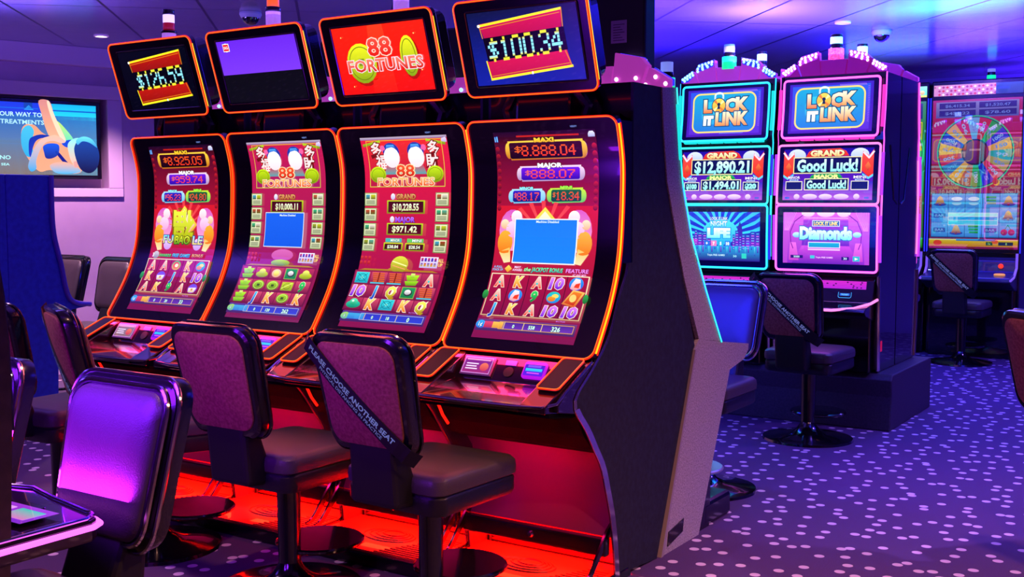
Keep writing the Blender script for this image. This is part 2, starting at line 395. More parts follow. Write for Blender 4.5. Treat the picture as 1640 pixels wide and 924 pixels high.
def art_maxi(maxi, major, minor, mini, rows, popup, vals, title=None, band=None):
    a = Art(SW, SH); W, H = SW, SH
    a.rect(0, 0, W, .30, '#1a0420', '#a01030'); a.rect(0, .30, W, H, '#d01828', '#7a1048'); a.up()
    a.quad([(0, .02), (W, .02), (W, .05), (0, .05)], '#300410', '#500818')
    for k in range(9):
        y = .07+k*.03
        a.ell(.012, y, .010, .011, '#b01828', '#500818'); a.ell(W-.013, y-.004, .011, .012, '#c81c2c', '#600a1a')
    a.rect(.11, .016, .40, .03, '#d02010', '#802008'); a.up()
    a.text('i1', .012, .028, .02, '#80d8ff', out='#2060e0'); a.quad([(W-.034, .03), (W-.034, .018), (W-.028, .008), (W-.012, .007), (W-.004, .016), (W-.004, .03)], '#e8e8ff', '#a0a8d8')
    plaque(a, .24, .077, .35, .078, '#ffd040', '#c06810', '#38061a', '#100208', 'MAXI', maxi, '#ffe030')
    plaque(a, .255, .172, .285, .062, '#f0d0e8', '#a888b8', '#7018e0', '#2008a0', 'MAJOR', major, '#ffffff')
    plaque(a, .145, .262, .145, .058, '#b0e0ff', '#60b8e0', '#3020c0', '#101868', 'MINOR', minor, '#90f0ff')
    plaque(a, .33, .260, .150, .060, '#c8e830', '#50c060', '#105838', '#0a3840', 'MINI', mini, '#a0ff40')
    a.up()
    # light rays, central diamond and plain rounded ornaments at both sides
    for k in range(9):
        an = radians(20+17.5*k); a.quad([(.235, .42), (.235+.2*cos(an), .42-.14*sin(an)), (.235+.2*cos(an+.1), .42-.14*sin(an+.1))], '#e83840', '#f06060')
    for sx in (-1, 1):
        a.ell(.235+sx*.155, .40, .062, .085, '#d858c0', '#f0a0d0'); 
    a.up()
    for sx in (-1, 1):
        a.ell(.235+sx*.135, .345, .026, .026, '#fff0f4', '#f8c8d8'); a.ell(.235+sx*.15, .395, .034, .034, '#f8d8f0', '#e8a0d8'); a.ell(.235+sx*.19, .375, .02, .02, '#ffe8c8', '#f0b080')
        a.ell(.235+sx*.185, .45, .036, .05, '#ffb030', '#f07010'); a.quad([(.235+sx*.16, .47), (.235+sx*.21, .49), (.235+sx*.18, .535), (.235+sx*.15, .53)], '#ffc050', '#ffe0b0'); a.ell(.235+sx*.11, .50, .03, .03, '#e8d0ff', '#c890f0')
    a.up()
    a.quad([(.235, .305), (.33, .40), (.235, .50), (.14, .40)], '#ffe050', '#c89010'); a.up()
    a.quad([(.235, .322), (.315, .40), (.235, .482), (.155, .40)], '#fff8d8', '#e06818'); a.up()
    if title:
        a.text('福', .235, .405, .12, '#e8f040', '#b0b800', out='#806008', bold=.03, rot=pi); a.up()
        a.text('FU', .13, .475, .04, '#60e0ff', '#ffe040', out='#183090', w=.07); a.text('BAO', .235, .478, .042, '#f0f030', '#50a010', out='#184018', w=.11, shear=.1); a.text('LE', .35, .478, .042, '#a0e8ff', '#f0d060', out='#183090', w=.07)
    if popup:
        a.up(); a.rect(.095, .352, .39, .535, '#ffffff'); a.up(); a.rect(.099, .356, .386, .531, '#1478e8', '#1a80f0'); a.up(); a.text('Machine Disabled', .25, .364, .009, '#e8f8ff', w=.105)
    a.up(); yb = .56
    if band == 'jackpot':
        a.text('A FULL', .035, yb-.007, .009, '#60c8ff', w=.04); a.text('STACK OF', .035, yb+.005, .009, '#60c8ff', w=.05); a.quad([(.085, yb-.016), (.102, yb), (.085, yb+.016), (.068, yb)], '#ffe060', '#e09010')
        a.text('MAY', .13, yb-.008, .009, '#f8d8ff', w=.03); a.text('AWARD', .13, yb+.004, .009, '#f8d8ff', w=.045)
        a.text('the', .178, yb, .016, '#b0ffb0', out='#104020', w=.03, shear=.3); a.text('JACKPOT BONUS', .27, yb, .018, '#90ffb0', '#30d0c0', out='#084038', w=.145, shear=.15); a.text('FEATURE', .408, yb, .016, '#ff90f0', out='#601060', w=.1); a.text('AT ANY BET!', .42, yb+.017, .008, '#ffc0ff', w=.06)
    else:
        a.ell(.06, yb, .022, .02, '#d8d0d8', '#807888'); a.up(); a.text('3', .04, yb, .02, '#ffffff'); a.text('AWARDS', .13, yb+.002, .015, '#60ff60', '#20b040', out='#083010', w=.09, shear=.2); a.text('FREE GAMES', .25, yb, .018, '#60e8ff', '#2090e0', out='#082048', w=.13, shear=.2); a.text('BONUS', .37, yb-.002, .016, '#ffd060', '#f08020', out='#401808', w=.08, shear=.2)
    a.up(); gy0, gy1 = .585, .765
    a.rect(.012, gy0-.004, W-.004, gy1+.004, '#f8e8c0', '#d0b080'); a.up(); a.rect(.017, gy0, W-.009, gy1, '#a8103c', '#7c0c3c'); a.up()
    cw = (W-.03)/5
    for i in range(1, 5): a.rect(.017+cw*i-.0015, gy0, .017+cw*i+.0015, gy1, '#380820')
    a.ell(.006, (gy0+gy1)/2, .014, .02, '#30a848', '#106028'); a.ell(W-.003, (gy0+gy1)/2, .012, .02, '#30a848', '#106028')
    a.up()
    for r in range(3):
        for c in range(5): reel(a, .017+cw*(c+.5), gy0+.03+r*.06, rows[r][c], cw*.86, .056)
    bottom_bar(a, .792, '1¢', vals, 'm')
    return a

def art_fort(bg, grand, major, rows, popup, vals):
    a = Art(SW, SH); W, H = SW, SH
    a.rect(0, 0, W, H, bg[0], bg[1]); a.up()
    a.rect(0, 0, W, .012, '#b8b0c8', '#906090'); a.text('GAME RULES', .2, .006, .006, '#fff0ff', w=.16); a.quad([(W-.03, .03), (W-.03, .018), (W-.024, .006), (W-.01, .006), (W-.003, .016), (W-.003, .03)], '#e8e0ff', '#b8a0d8')
    a.rect(.035, .018, W-.035, .215, bg[2], bg[3]); a.up(); a.frame(.03, .014, W-.03, .22, .003, '#e8b030', '#c0d040')
    a.quad([(.01, .03), (.11, .012), (.112, .024), (.012, .042)], '#b8e020', '#708010'); a.quad([(W-.01, .03), (W-.11, .012), (W-.112, .024), (W-.012, .042)], '#b8e020', '#708010')
    a.quad([(.05, .03), (.105, .022), (.135, .14), (.085, .15)], '#f04040', '#e02828'); a.quad([(W-.05, .03), (W-.105, .022), (W-.12, .14), (W-.07, .15)], '#f04040', '#e02828'); a.up()
    a.text('多', .083, .057, .05, '#ffe0e0', out='#701010', bold=.02); a.text('福', .105, .112, .05, '#ffe0e0', out='#701010', bold=.02)
    a.text('多', W-.078, .057, .05, '#ffe0e0', out='#701010', bold=.02); a.text('財', W-.092, .112, .05, '#ffe0e0', out='#701010', bold=.02)
    a.up()
    # plain pale lanterns with blue caps
    for cx, q in ((.165, 0), (.30, 1)):
        a.ell(cx, .065, .045, .04, '#2838a0', '#1828a0'); a.ell(cx+(.045 if q else -.045), .05, .014, .014, '#ff60a0'); 
        a.quad([(cx-.03, .12), (cx+.03, .12), (cx+.05, .165), (cx-.05, .165)], '#c83050', '#50a0a8')
    a.up()
    for cx, q in ((.165, 0), (.30, 1)):
        a.ell(cx, .09, .044, .046, '#ffffff', '#f4dce4')
        a.quad([(cx-.02, .034), (cx+.02, .034), (cx+.026, .05), (cx-.026, .05)], '#50a8f0', '#2858d0')
    a.up(); a.ell(.08, .165, .045, .036, '#c8e818', '#789000'); a.ell(W-.08, .165, .045, .036, '#c8e818', '#789000'); a.up(); a.ring(.08, .165, .036, .028, .002, '#607000'); a.ring(W-.08, .165, .036, .028, .002, '#607000')
    a.text('88', .235, .148, .05, '#ff5a30', '#c82010', out='#ffe8b0', ow=.04, bold=.025, w=.095); a.up()
    a.text('FORTUNES', .235, .197, .034, '#ffc070', '#e03818', out='#ffe8c8', ow=.04, bold=.025, w=.31)
    a.up()
    # paytable cards down both sides
    for k in range(4):
        y = .245+k*.067
        for x in (.005, W-.075):
            a.rect(x, y, x+.07, y+.058, '#90a868', '#708850')
    a.up()
    for k in range(4):
        y = .245+k*.067
        for j, x in enumerate((.009, W-.071)):
            a.rect(x, y+.004, x+.062, y+.054, '#f0ecc8', '#c8d0a0')
    a.up()
    for k in range(4):
        y = .245+k*.067
        for j, x in enumerate((.009, W-.071)):
            a.rect(x+.004, y+.008, x+.026, y+.028, ['#40a8c8', '#c85030', '#38b880', '#a0a820'][(k+j) % 4], '#405030')
            a.rect(x+.032, y+.008, x+.058, y+.028, ['#c8d020', '#a03020', '#e8e0d0', '#50a890'][(k+2*j) % 4], '#606020')
            for q in range(3): a.rect(x+.006, y+.034+q*.006, x+.056, y+.037+q*.006, '#506048')
    def sign(y, t, amt, w, h, hc):
        a.up(); a.text(t, .24, y, .022, hc[0], hc[1], out='#602010', bold=.05, w=len(t)*.021); a.ell(.24-len(t)*.0105-.02, y, .012, .014, '#f0f0ff', '#c0b0e0')
        a.rect(.24-w/2, y+.016, .24+w/2, y+.016+h, '#b8d020', '#808810'); a.up(); a.rect(.24-w/2+.008, y+.021, .24+w/2-.008, y+.011+h, '#400818', '#580820'); a.up()
        a.text(amt, .24, y+.016+h/2, h*.5, '#f8ffe0', '#d8e0a0', bold=.03, w=w*.68)
    sign(.262, 'GRAND', grand, .21, .058, ('#e8a868', '#b05828'))
    if popup:
        a.up(); a.rect(.105, .335, .355, .50, '#e0f0ff'); a.up(); a.rect(.108, .338, .352, .497, '#1a60e8', '#1458e0'); a.up(); a.text('Machine Disabled', .25, .348, .009, '#e8f8ff', w=.1)
        a.ell(.24, .54, .07, .03, '#d868b0', '#c04890')
    else:
        sign(.362, 'MAJOR', major, .20, .052, ('#c870ff', '#8030d0'))
        a.up()
        for x, t, am, c in ((.185, 'MINOR', '$38.84', '#40b8b0'), (.305, 'MINI', '$28.54', '#60c860')):
            a.rect(x-.045, .445, x+.045, .463, c); a.rect(x-.053, .465, x+.053, .50, '#c8d820', '#808810')
        a.up()
        for x, t, am in ((.185, 'MINOR', '$38.84'), (.305, 'MINI', '$28.54')):
            a.rect(x-.047, .47, x+.047, .495, '#480818'); a.text(t, x+.01, .454, .012, '#f0fff0', out='#104840', w=.05)
        a.up(); a.text('$38.84', .185, .483, .014, '#f0ffe0', w=.06); a.text('$28.54', .305, .483, .014, '#f0ffe0', w=.06)
    a.up(); gy0, gy1 = .60, .79
    a.quad([(0, gy0), (.05, gy0-.012), (.18, gy0-.012), (.24, gy0-.04), (.30, gy0-.012), (W-.05, gy0-.012), (W, gy0)], '#e0c030', '#a06010'); a.up()
    a.rect(0, gy0-.004, W, gy1+.004, '#8a1848', '#60103a')
    if not popup:
        a.ell(.24, gy0-.035, .048, .04, '#e0e040', '#908008'); a.up(); a.line([(.20, gy0-.05), (.28, gy0-.03)], .005, '#f8ffa0'); a.line([(.205, gy0-.03), (.275, gy0-.015)], .004, '#f8a060')
    else: a.ell(.24, gy0-.022, .06, .016, '#b8e018', '#587008')
    for k in range(6): a.rect(.04+.022*(k % 3)-.025, .53+.022*(k//3), .055+.022*(k % 3)-.025, .546+.022*(k//3), '#d83838', '#a01818')
    a.rect(W-.125, .525, W-.03, .575, '#f0e8ff', '#c0b0e8'); a.up()
    for k in range(10): a.rect(W-.12+.0175*(k % 5), .53+.023*(k//5), W-.108+.0175*(k % 5), .546+.023*(k//5), '#6030c0' if k % 2 else '#d03050', '#c8b020' if k > 4 else '#4028a0')
    a.text('ALL', W-.015, .54, .016, '#ffe060', w=.028); a.text('UP', W-.015, .56, .014, '#ffe060', w=.022)
    a.up()
    cw = (W-.012)/5
    for r in range(3):
        for c in range(5):
            x0 = .006+cw*c+.002; y0 = gy0+.003+r*.0633
            a.rect(x0, y0, x0+cw-.004, y0+.058, '#d04868' if (r+c) % 2 else '#b83058', '#781040')
    a.up()
    for r in range(3):
        for c in range(5): reel(a, .006+cw*(c+.5), gy0+.032+r*.0633, rows[r][c], cw*.95, .062)
    bottom_bar(a, .803, 'i', vals, 'f')
    return a

# ---- displays on the toppers
TW, TH = .495, .285
def art_money(t, bright):
    a = Art(TW, TH)
    a.rect(0, 0, TW, TH, '#0a1440' if bright else '#030614', '#0c20a0' if bright else '#020410'); a.up()
    x0, x1 = (.05, .40) if bright else (.07, .42); r1, r2 = ('#d81850', '#b81048') if bright else ('#c01808', '#901005')
    a.quad([(x0, .045), (x1+.03, -.005+.02), (x1+.02, .085), (x0+.015, .10)], r1, r2); a.quad([(x0+.01, .19), (x1+.03, .17), (x1+.045, .235), (x0+.02, .262)], r1, r2)
    a.up()
    y = '#f8f020'; o = '#e08010'
    a.line([(x0-.005, .052), (x1+.028, .016)], .009, y); a.line([(x0+.005, .064), (x1+.02, .03)], .003, o); a.line([(x0, .05), (x0+.008, .10)], .004, o); a.line([(x1+.03, .014), (x1+.026, .085)], .004, o)
    a.line([(x0+.02, .262), (x1+.045, .232)], .009, y); a.line([(x0+.025, .25), (x1+.035, .22)], .003, o); a.line([(x0+.01, .19), (x0+.02, .26)], .005, y); a.line([(x1+.022, .17), (x1+.044, .235)], .004, o)
    a.up(); a.quad([(x0+.01, .10), (x1+.03, .083), (x1+.035, .17), (x0+.018, .192)], '#04040c')
    a.up(); s0 = len(a.v)
    a.led(t, (x0+x1)/2+.022, .14, .094, x1-x0-.012, '#e0e020', '#a8f0ff', fill=.84, fat=True); 
    # middle rows bluish, outer rows yellow; the figures climb slightly to the right
    for i in range(s0, len(a.v)):
        px, py, l = a.v[i]; a.c[i] = lin('#e8e030') if abs(py-.14) > .029 else lin('#90e8ff'); a.v[i] = (px, py-(px-.24)*.055, l)
    a.up(); a.ell(x0, .052, .006, .006, '#ffffff'); a.ell((x0+x1)/2+.04, .247, .004, .006, '#ffffff')
    return a
def art_idle():
    a = Art(TW, TH); a.rect(0, 0, TW, TH, '#0a0a10'); a.up(); a.rect(0, 0, TW, .155, '#6a28e8', '#7a38f4'); a.up()
    a.ell(.058, .03, .02, .02, '#ffffff'); a.rect(.038, .012, .078, .048, '#ffffff'); a.up(); a.rect(.041, .015, .075, .045, '#e82830'); a.up(); a.text('SG', .058, .03, .012, '#ffffff', w=.024)
    return a
def art_88():
    a = Art(TW, TH); a.rect(0, 0, TW, TH, '#ff2008', '#e81004'); a.up()
    a.quad([(.20, 0), (.28, 0), (.30, TH), (.17, TH)], '#ff3a18', '#f01808')
    a.ell(.145, .165, .082, .088, '#b01000'); a.ell(.40, .15, .05, .088, '#b01000'); a.up()
    a.ell(.135, .155, .08, .085, '#f0f020', '#80a010'); a.ell(.393, .14, .045, .085, '#f0f020', '#80a010'); a.up(); a.ring(.135, .155, .068, .072, .004, '#708008'); a.ring(.393, .14, .036, .072, .004, '#708008')
    a.rect(.12, .135, .15, .165, '#80900a'); a.up()
    a.text('88', .245, .09, .072, '#ff5040', '#e01808', out='#f8d8c8', ow=.04, bold=.025, w=.12); a.up(); a.up()
    a.text('FORTUNES', .26, .165, .05, '#ff8068', '#d01808', out='#f8e0f0', ow=.04, bold=.025, w=.40)
    a.up(); 
    for x, y in ((.42, .18), (.45, .2), (.05, .04), (.44, .05), (.07, .25)): a.ell(x, y, .003, .003, '#ffe080')
    return a

def screw_tube(mb, pts, mi, r, closed=True, n=6): mb.tube(pts, r, closed, n, mi)

def wave_machine(xc, label, art, top_art, info):
    t = empty('slot_machine', (xc, 0, 0), 0, label, 'slot machine', 'curved screen slot machines in the near row')
    # cabinet body behind the curved panel
    pf = [PAN.at(PAN.L*k/16)[0] for k in range(17)]
    prof = [(p.x+.03, p.y) for p in pf]+[(-.12, .86), (-.1, .70), (.09, .60), (.09, .16), (.14, .16), (.14, 1.80), (.03, 1.80)]
    MB().prism(prof, -.345, .345).build('cabinet', M['gloss_black'], t, bevel=.004)
    # side plates with the flowing front edge
    sp = Curve2([(.085, 1.25), (.071, 1.206), (.011, 1.114), (-.062, .977), (-.18, .873), (-.285, .80), (-.312, .765), (-.300, .725), (-.225, .647), (-.160, .56), (-.104, .483), (-.060, .37), (-.027, .272), (-.002, .15), (.017, .0)])
    pts = [sp.at(sp.L*k/40)[0] for k in range(41)]
    for sx in (-1, 1):
        MB().prism([(p.x, p.y) for p in pts]+[(.14, 0), (.14, 1.25)], sx*.344, sx*.352).build('side_plate', M['panel_side'], t)
        mb = MB()
        for off, r in ((0, .004), (.012, .0025)):
            mb.tube([(sx*.3525, p.x+off, p.y) for p in pts[:20]], r*.8, n=6)
        lo = pts[18:]
        for i in range(len(lo)-1):
            a_, b_ = lo[i], lo[i+1]; w = .028
            mb.add([(sx*.3535, a_.x-.004, a_.y), (sx*.3535, b_.x-.004, b_.y), (sx*.3553, b_.x+w, b_.y+.004), (sx*.3553, a_.x+w, a_.y+.004), (sx*.352, a_.x-.004, a_.y), (sx*.352, b_.x-.004, b_.y), (sx*.352, b_.x+w, b_.y+.004), (sx*.352, a_.x+w, a_.y+.004)],
                   [(0, 1, 2, 3), (0, 4, 5, 1), (3, 2, 6, 7)])
        mb.build('side_trim', M['chrome'], t, smooth=True)
    # curved panel (bezel)
    out = densify(rrect(.70, PAN.L, .035, 6), .04)
    mb = MB(); N = 36; rows = []
    def hw(d):
        r = .035
        if d < r: return .35-r+math.sqrt(max(r*r-(r-d)**2, 0))
        if d > PAN.L-r: return .35-r+math.sqrt(max(r*r-(d-PAN.L+r)**2, 0))
        return .35
    ds = [0, .004, .01, .02, .035]+[.035+(PAN.L-.07)*k/N for k in range(1, N)]+[PAN.L-.035, PAN.L-.02, PAN.L-.01, PAN.L-.004, PAN.L]
    for d in ds:
        h = hw(d); rows.append([PAN.map(-h, d, -.03), PAN.map(-h, d, 0), PAN.map(h, d, 0), PAN.map(h, d, -.03)])
    mb.grid(rows, closed=True); bz = mb.build('bezel', M['bezel'], t, smooth=True)
    path = [PAN.map(x, y+PAN.L/2, .004) for x, y in densify(rrect(.696, PAN.L, .04, 6), .03)]
    path2 = [PAN.map(x, y+PAN.L/2, .009) for x, y in densify(rrect(.696, PAN.L, .04, 6), .03)]
    mb = MB(); mb.tube(path, .0046, True, 8, 0); mb.tube(path2, .0019, True, 6, 1)
    for sx in (-1, 1): mb.tube([PAN.map(sx*.352, PAN.L*k/30, -.018) for k in range(1, 30)], .003, n=6, mi=0)
    mb.tube([PAN.map(.352, PAN.L*k/30, -.004) for k in range(1, 30)], .0038, n=6, mi=2)
    mb.build('neon_edge', [M['neon_or'], M['neon_core'], M['neon_yel']], t, smooth=True)
    art.build('screen', M['art'], t, scr)
    lb = Art(.05, .01); lb.text('VERIFY', .025, .005, .007, '#7088d0', w=.03)
    lb.build('badge', M['art'], t, lambda x, y, o: PAN.map(x+.13, y+.03, o), under=False)
    # button deck
    mb = MB()
    dk = [(-.12, .885), (-.19, .885), (-.255, .80), (-.40, .782), (-.475, .768), (-.487, .758), (-.475, .742), (-.30, .72), (-.12, .73)]
    mb.prism(dk, -.22, .22)
    for sx in (-1, 1):
        a_, b_ = sorted((sx*.22, sx*.33)); c_, d_ = sorted((sx*.33, sx*.35))
        mb.prism([(-.12, .893), (-.185, .893), (-.40, .800), (-.475-.0, .768), (-.475, .742), (-.30, .72), (-.12, .73)], a_, b_)
        mb.prism([(-.12, .893), (-.185, .893), (-.375, .800), (-.42, .768), (-.42, .742), (-.30, .72), (-.12, .73)], c_, d_)
    deck = mb.build('button_deck', M['deck_red'], t, bevel=.004)
    rim = MB(); rp = [(-.349, -.18, .894), (-.349, -.375, .805), (-.346, -.425, .775), (-.315, -.472, .766), (-.2, -.486, .762), (0, -.49, .761), (.2, -.486, .762), (.315, -.472, .766), (.346, -.425, .775), (.349, -.375, .805), (.349, -.18, .894)]
    rim.tube(rp, .006, n=8).build('deck_rim', M['chrome'], deck, smooth=True)
    for sx in (-1, 1):       # neon-lined wing pads, lying on the sloping wings
        x0 = sx*.285
        def wm(p, x0=x0, sx=sx):
            x, y, z = p; return (x0+x, -.2905+y*.918+z*-.397, .852+y*.397+z*.918)
        o2 = rrect(.094, .215, .016, 4)
        w = MB().plate(o2, .002, .010, fn=wm).build('wing_pad', mat('pad_matte', '#0c0508', .6), deck)
        mb = MB(); mb.tube([wm((x, y, .010)) for x, y in o2], .003, True, 6, 0); mb.tube([wm((x, y, .0135)) for x, y in o2], .0018, True, 6, 1)
        mb.build('pad_neon', [M['neon_or'], M['neon_core']], deck, smooth=True)
    # recess instruments: small display, slot, lit button, speaker
    def rc(x, y, o):           # recess back face: slopes from (-.19,.885) to (-.255,.80)
        k = (.885-.80); L_ = math.hypot(.065, k); return (x, -.19-.065*y/L_-o*k/L_, .885-k*y/L_+o*.065/L_)
    cup = MB().box(-.205, -.06, 0, .082, .001, .010); cup.v = [rc(x, y+.010, z) for x, y, z in cup.v]
    pl = cup.build('card_display', mat('lilac_frame', '#8a5a90', .4), deck, bevel=.002)
    a = Art(.132, .07); a.rect(0, 0, .132, .07, info[0], info[1]); a.up(); a.frame(0, 0, .132, .07, .003, '#d890e8')
    for k in range(3): a.rect(.014, .026+k*.011, .07-.006*(k % 2), .031+k*.011, '#f0d8ff')
    a.ell(.1, .04, .02, .018, '#f07858', '#c83050'); a.rect(.01, .008, .12, .013, '#f0a0d0')
    a.build('display_face', M['art'], pl, lambda x, y, o: rc(x-.1985, y+.016, .0105+o))
    sl = MB().box(-.012, .036, 0, .020, .001, .006); sl.v = [rc(x, y+.014, z) for x, y, z in sl.v]; sl.build('ticket_slot', mat('slot_lilac', '#9a60c0', .4, emit='#8040c0', es=.5), deck)
    sp_ = [(.022*cos(2*pi*k/16)+.012, .022*sin(2*pi*k/16)+.062) for k in range(16)]; MB().plate(sp_, .001, .004, fn=lambda p: rc(*p)).build('speaker', M['matte_black'], deck)
    bt = MB().plate(rrect(.10, .072, .012, 4, .128, .048), .001, .011, fn=lambda p: rc(*p)).build('spin_button', mat('button_magenta', '#400840', .3, emit='#c010f0', es=.9), deck, bevel=.002)
    a = Art(.085, .05); a.rect(0, 0, .085, .05, '#3020c0', '#6018e0'); a.up(); a.rect(.006, .02, .079, .032, '#20d8e8', '#30a0f0'); a.rect(.012, .006, .07, .015, '#8050ff'); a.rect(.015, .037, .07, .042, '#e050ff')
    a.build('button_face', M['art'], bt, lambda x, y, o: rc(x+.0855, y+.023, .0115+o), base='#3020c0')
    # lower kick panel and rail
    kp = [(-.28, .72), (-.215, .62), (-.15, .56), (-.02, .50), (.045, .44), (.05, .34), (.02, .24), (-.01, .19), (.005, .18), (.08, .24), (.08, .72)]
    MB().prism([(-.28, .72), (-.215, .62), (-.15, .56), (-.06, .525), (.08, .525), (.08, .72)], -.340, .340).build('knee_panel', M['void'], t, bevel=.003); MB().prism([(-.46, .741), (-.46, .728), (-.30, .705), (-.12, .71), (-.12, .735), (-.30, .722)], -.338, .338).build('deck_underside', M['void'], t)
    MB().prism([(-.02, .523), (.02, .47), (.042, .41), (.045, .35), (.03, .28), (.005, .22), (-.01, .19), (.005, .18), (.085, .24), (.085, .523)], -.340, .340).build('kick_panel', mat('kick_gloss', '#6a2448', .4), t, smooth=True)
    rl = MB().box(-.34, .34, -.050, -.012, .118, .188); rl.build('foot_rail', M['trim_black'], t, bevel=.006)
    for x in (.0,):
        MB().lathe([(.0, -.004), (.012, -.004), (.014, .0), (.010, .008), (0, .008)], n=12).build('rail_bolt', M['chrome'], t, M=Matrix.Translation((x, -.054, .157)) @ Matrix.Rotation(radians(90), 4, 'X'))
    for sx in (-1, 1):
        br = Curve2([(.05, .26), (-.02, .22), (-.09, .15), (-.16, .075), (-.20, .062)]); q = [br.at(br.L*k/12)[0] for k in range(13)]
        mb = MB()
        vs = []; 
        for i, p in enumerate(q):
            w = .05-.03*i/12; vs += [(sx*.325, p.x, p.y), (sx*.325, p.x+w*.7, p.y-w*.5), (sx*.335, p.x+w*.7, p.y-w*.5), (sx*.335, p.x, p.y)]
        mb.grid([vs[i*4:i*4+4] for i in range(13)], closed=True).build('foot_bracket', M['dark_chrome'], t, smooth=True)
    # cables of light on the knee panel seen from the side
    MB().tube([(-.30, -.27, .70), (-.30, -.235, .64), (-.295, -.205, .60)], .006).build('knee_light', mat('knee_red', '#300', .4, emit='#ff1808', es=1.6), t)
    # neck and topper
    MB().prism([(.02, 1.80), (.03, 1.93), (-.01, 1.99), (.02, 2.16), (.11, 2.14), (.13, 1.95), (.13, 1.80)], -.13, .13).build('neck', M['gloss_black'], t, bevel=.02, seg=3)
    for sx in (-1, 1):
        MB().tube([(sx*.17, .06, 1.80), (sx*.19, .065, 1.86), (sx*.14, .05, 1.93), (sx*.10, .03, 1.97)], .022, n=8).build('neck_arm', M['trim_black'], t, smooth=True)
    th = math.atan2(.11, .35)   # tilted so the top leans out over the player
    Mt = Matrix.Translation((0, -.105, 2.085)) @ Matrix.Rotation(th, 4, 'X')
    def tm(p): return tuple(Mt @ Vector((p[0], p[2], p[1])))      # plate coords: x, up, depth
    tp = MB()
    o3 = rrect(.60, .375, .03, 5)
    tp.plate(o3, 0, .035, fn=tm)
    tp.plate(rrect(.56, .33, .05, 5), .03, .12, fn=tm)
    top = tp.build('topper', M['bezel'], t, bevel=.004)
    mb = MB(); mb.tube([tm((x, y, .002)) for x, y in densify(o3, .05)], .0048, True, 8, 0); mb.tube([tm((x, y, -.003)) for x, y in densify(o3, .05)], .0022, True, 6, 1)
    mb.tube([tm((.302, y, .006)) for y in (-.15, -.05, .05, .15)], .004, n=6, mi=2); mb.build('topper_neon', [M['neon_or'], M['neon_core'], M['neon_yel']], top, smooth=True)
    ic = MB(); fr = rrect(TW+.012, TH+.012, .008, 3, .008, 0); ic.tube([tm((x, y, -.001)) for x, y in fr], .0035, True, 6).build('display_rim', M['trim_black'], top, smooth=True)
    top_art.build('topper_display', M['art'], top, lambda x, y, o: tm((x-TW/2+.008, TH/2-y, -.0015-o)))
    return t
def candle(parent, x, y, z, cols, r=.030, seg=None, s=1.):
    """stacked signal light: list of (height, colour material)"""
    c = None; zz = z
    for i, (h, m, k) in enumerate(cols):
        mb = MB(); mb.lathe([(r*k*.98, zz), (r*k, zz+.002), (r*k, zz+h-.002), (r*k*.98, zz+h)], x, y, 20)
        if c is None: c = mb.build('signal_light', m, parent, smooth=True)
        else: mb.build('light_ring', m, c, smooth=True)
        zz += h
    return c
LENS = dict(
 white=mat('lens_white', '#e8e8f0', .3, emit='#e8d8ff', es=.9), pale=mat('lens_pale', '#c8b0e0', .3, emit='#b070e8', es=.75, vary='#f0e8ff', vscale=60),
 red=mat('lens_red', '#8a1018', .3, emit='#a01010', es=.35), orange=mat('lens_orange', '#ff6010', .3, emit='#ff6018', es=.8),
 green=mat('lens_green', '#10c878', .3, emit='#10f088', es=1.1), pink=mat('lens_pink', '#ff4080', .3, emit='#ff4070', es=1.5, vary='#ffc0d8', vscale=70),
 blue=mat('lens_blue', '#3060ff', .3, emit='#5080ff', es=.8), mint=mat('lens_mint', '#c0ffe0', .3, emit='#b8ffd8', es=1.1), clear=mat('lens_clear', '#a8b8ff', .2, emit='#8898ff', es=.6), black=M['trim_black'])

R_m4 = [['A','K','A','10','bag'], ['A','bag','9','gourd','card'], ['J','K','A','10','10']]
R_m1 = [['A','A','lion','K','gourd'], ['K','drum','J','K','10'], ['A','K','9','A','drum']]
R_m3 = [['jade','boat','boat','pot','A'], ['10','J','Q','pearl','boat'], ['teal','K','jade','K','Q']]
R_m2 = [['pot','ingot','scroll','pearl','ingot'], ['pot','coin','coin','box','9'], ['pot','J','K','coin','K']]
info4 = ('#6a2090', '#a02870'); info1 = ('#907098', '#8a6870')
m4 = wave_machine(-.356, 'curved-screen slot machine with neon edge whose topper shows $100.34, nearest of its row',
  art_maxi('$8,888.04', '$888.07', '$88.17', '$18.34', R_m4, True, ('0', '558', '326'), band='jackpot'), art_money('$100.34', True), info4)
m3 = wave_machine(-1.068, 'curved-screen slot machine with neon edge under the bright red 88 FORTUNES topper',
  art_fort(('#e01840', '#801048', '#e82828', '#b01840'), '$10,228.55', '$971.42', R_m3, False, ('0', '18', '0')), art_88(), info4)
m2 = wave_machine(-1.780, 'curved-screen slot machine with neon edge whose topper display is half purple, half black',
  art_fort(('#c01850', '#781850', '#c81848', '#a01860'), '$10,000.11', '$971.42', R_m2, True, ('0', '120', '262')), art_idle(), info1)
m1 = wave_machine(-2.492, 'curved-screen slot machine with neon edge whose topper shows $126.59, farthest of its row',
  art_maxi('$8,925.05', '$959.74', '$96.23', '$24.80', R_m1, False, ('0', '20', '33'), title=True), art_money('$126.59', False), info1)
candle(m1, -.09, .05, 2.20, [(.13, LENS['pale'], 1.15), (.012, LENS['black'], 1.3), (.04, LENS['red'], .95), (.04, LENS['white'], .95), (.025, LENS['black'], .98)])
candle(m2, -.05, .03, 2.20, [(.165, LENS['pale'], 1.15), (.022, LENS['black'], 1.2), (.045, LENS['orange'], .95), (.04, LENS['mint'], .95), (.022, LENS['black'], .98)])
candle(m3, -.04, .08, 2.20, [(.17, LENS['pale'], 1.15), (.022, LENS['black'], 1.2), (.045, LENS['orange'], .95), (.03, LENS['black'], .98)])
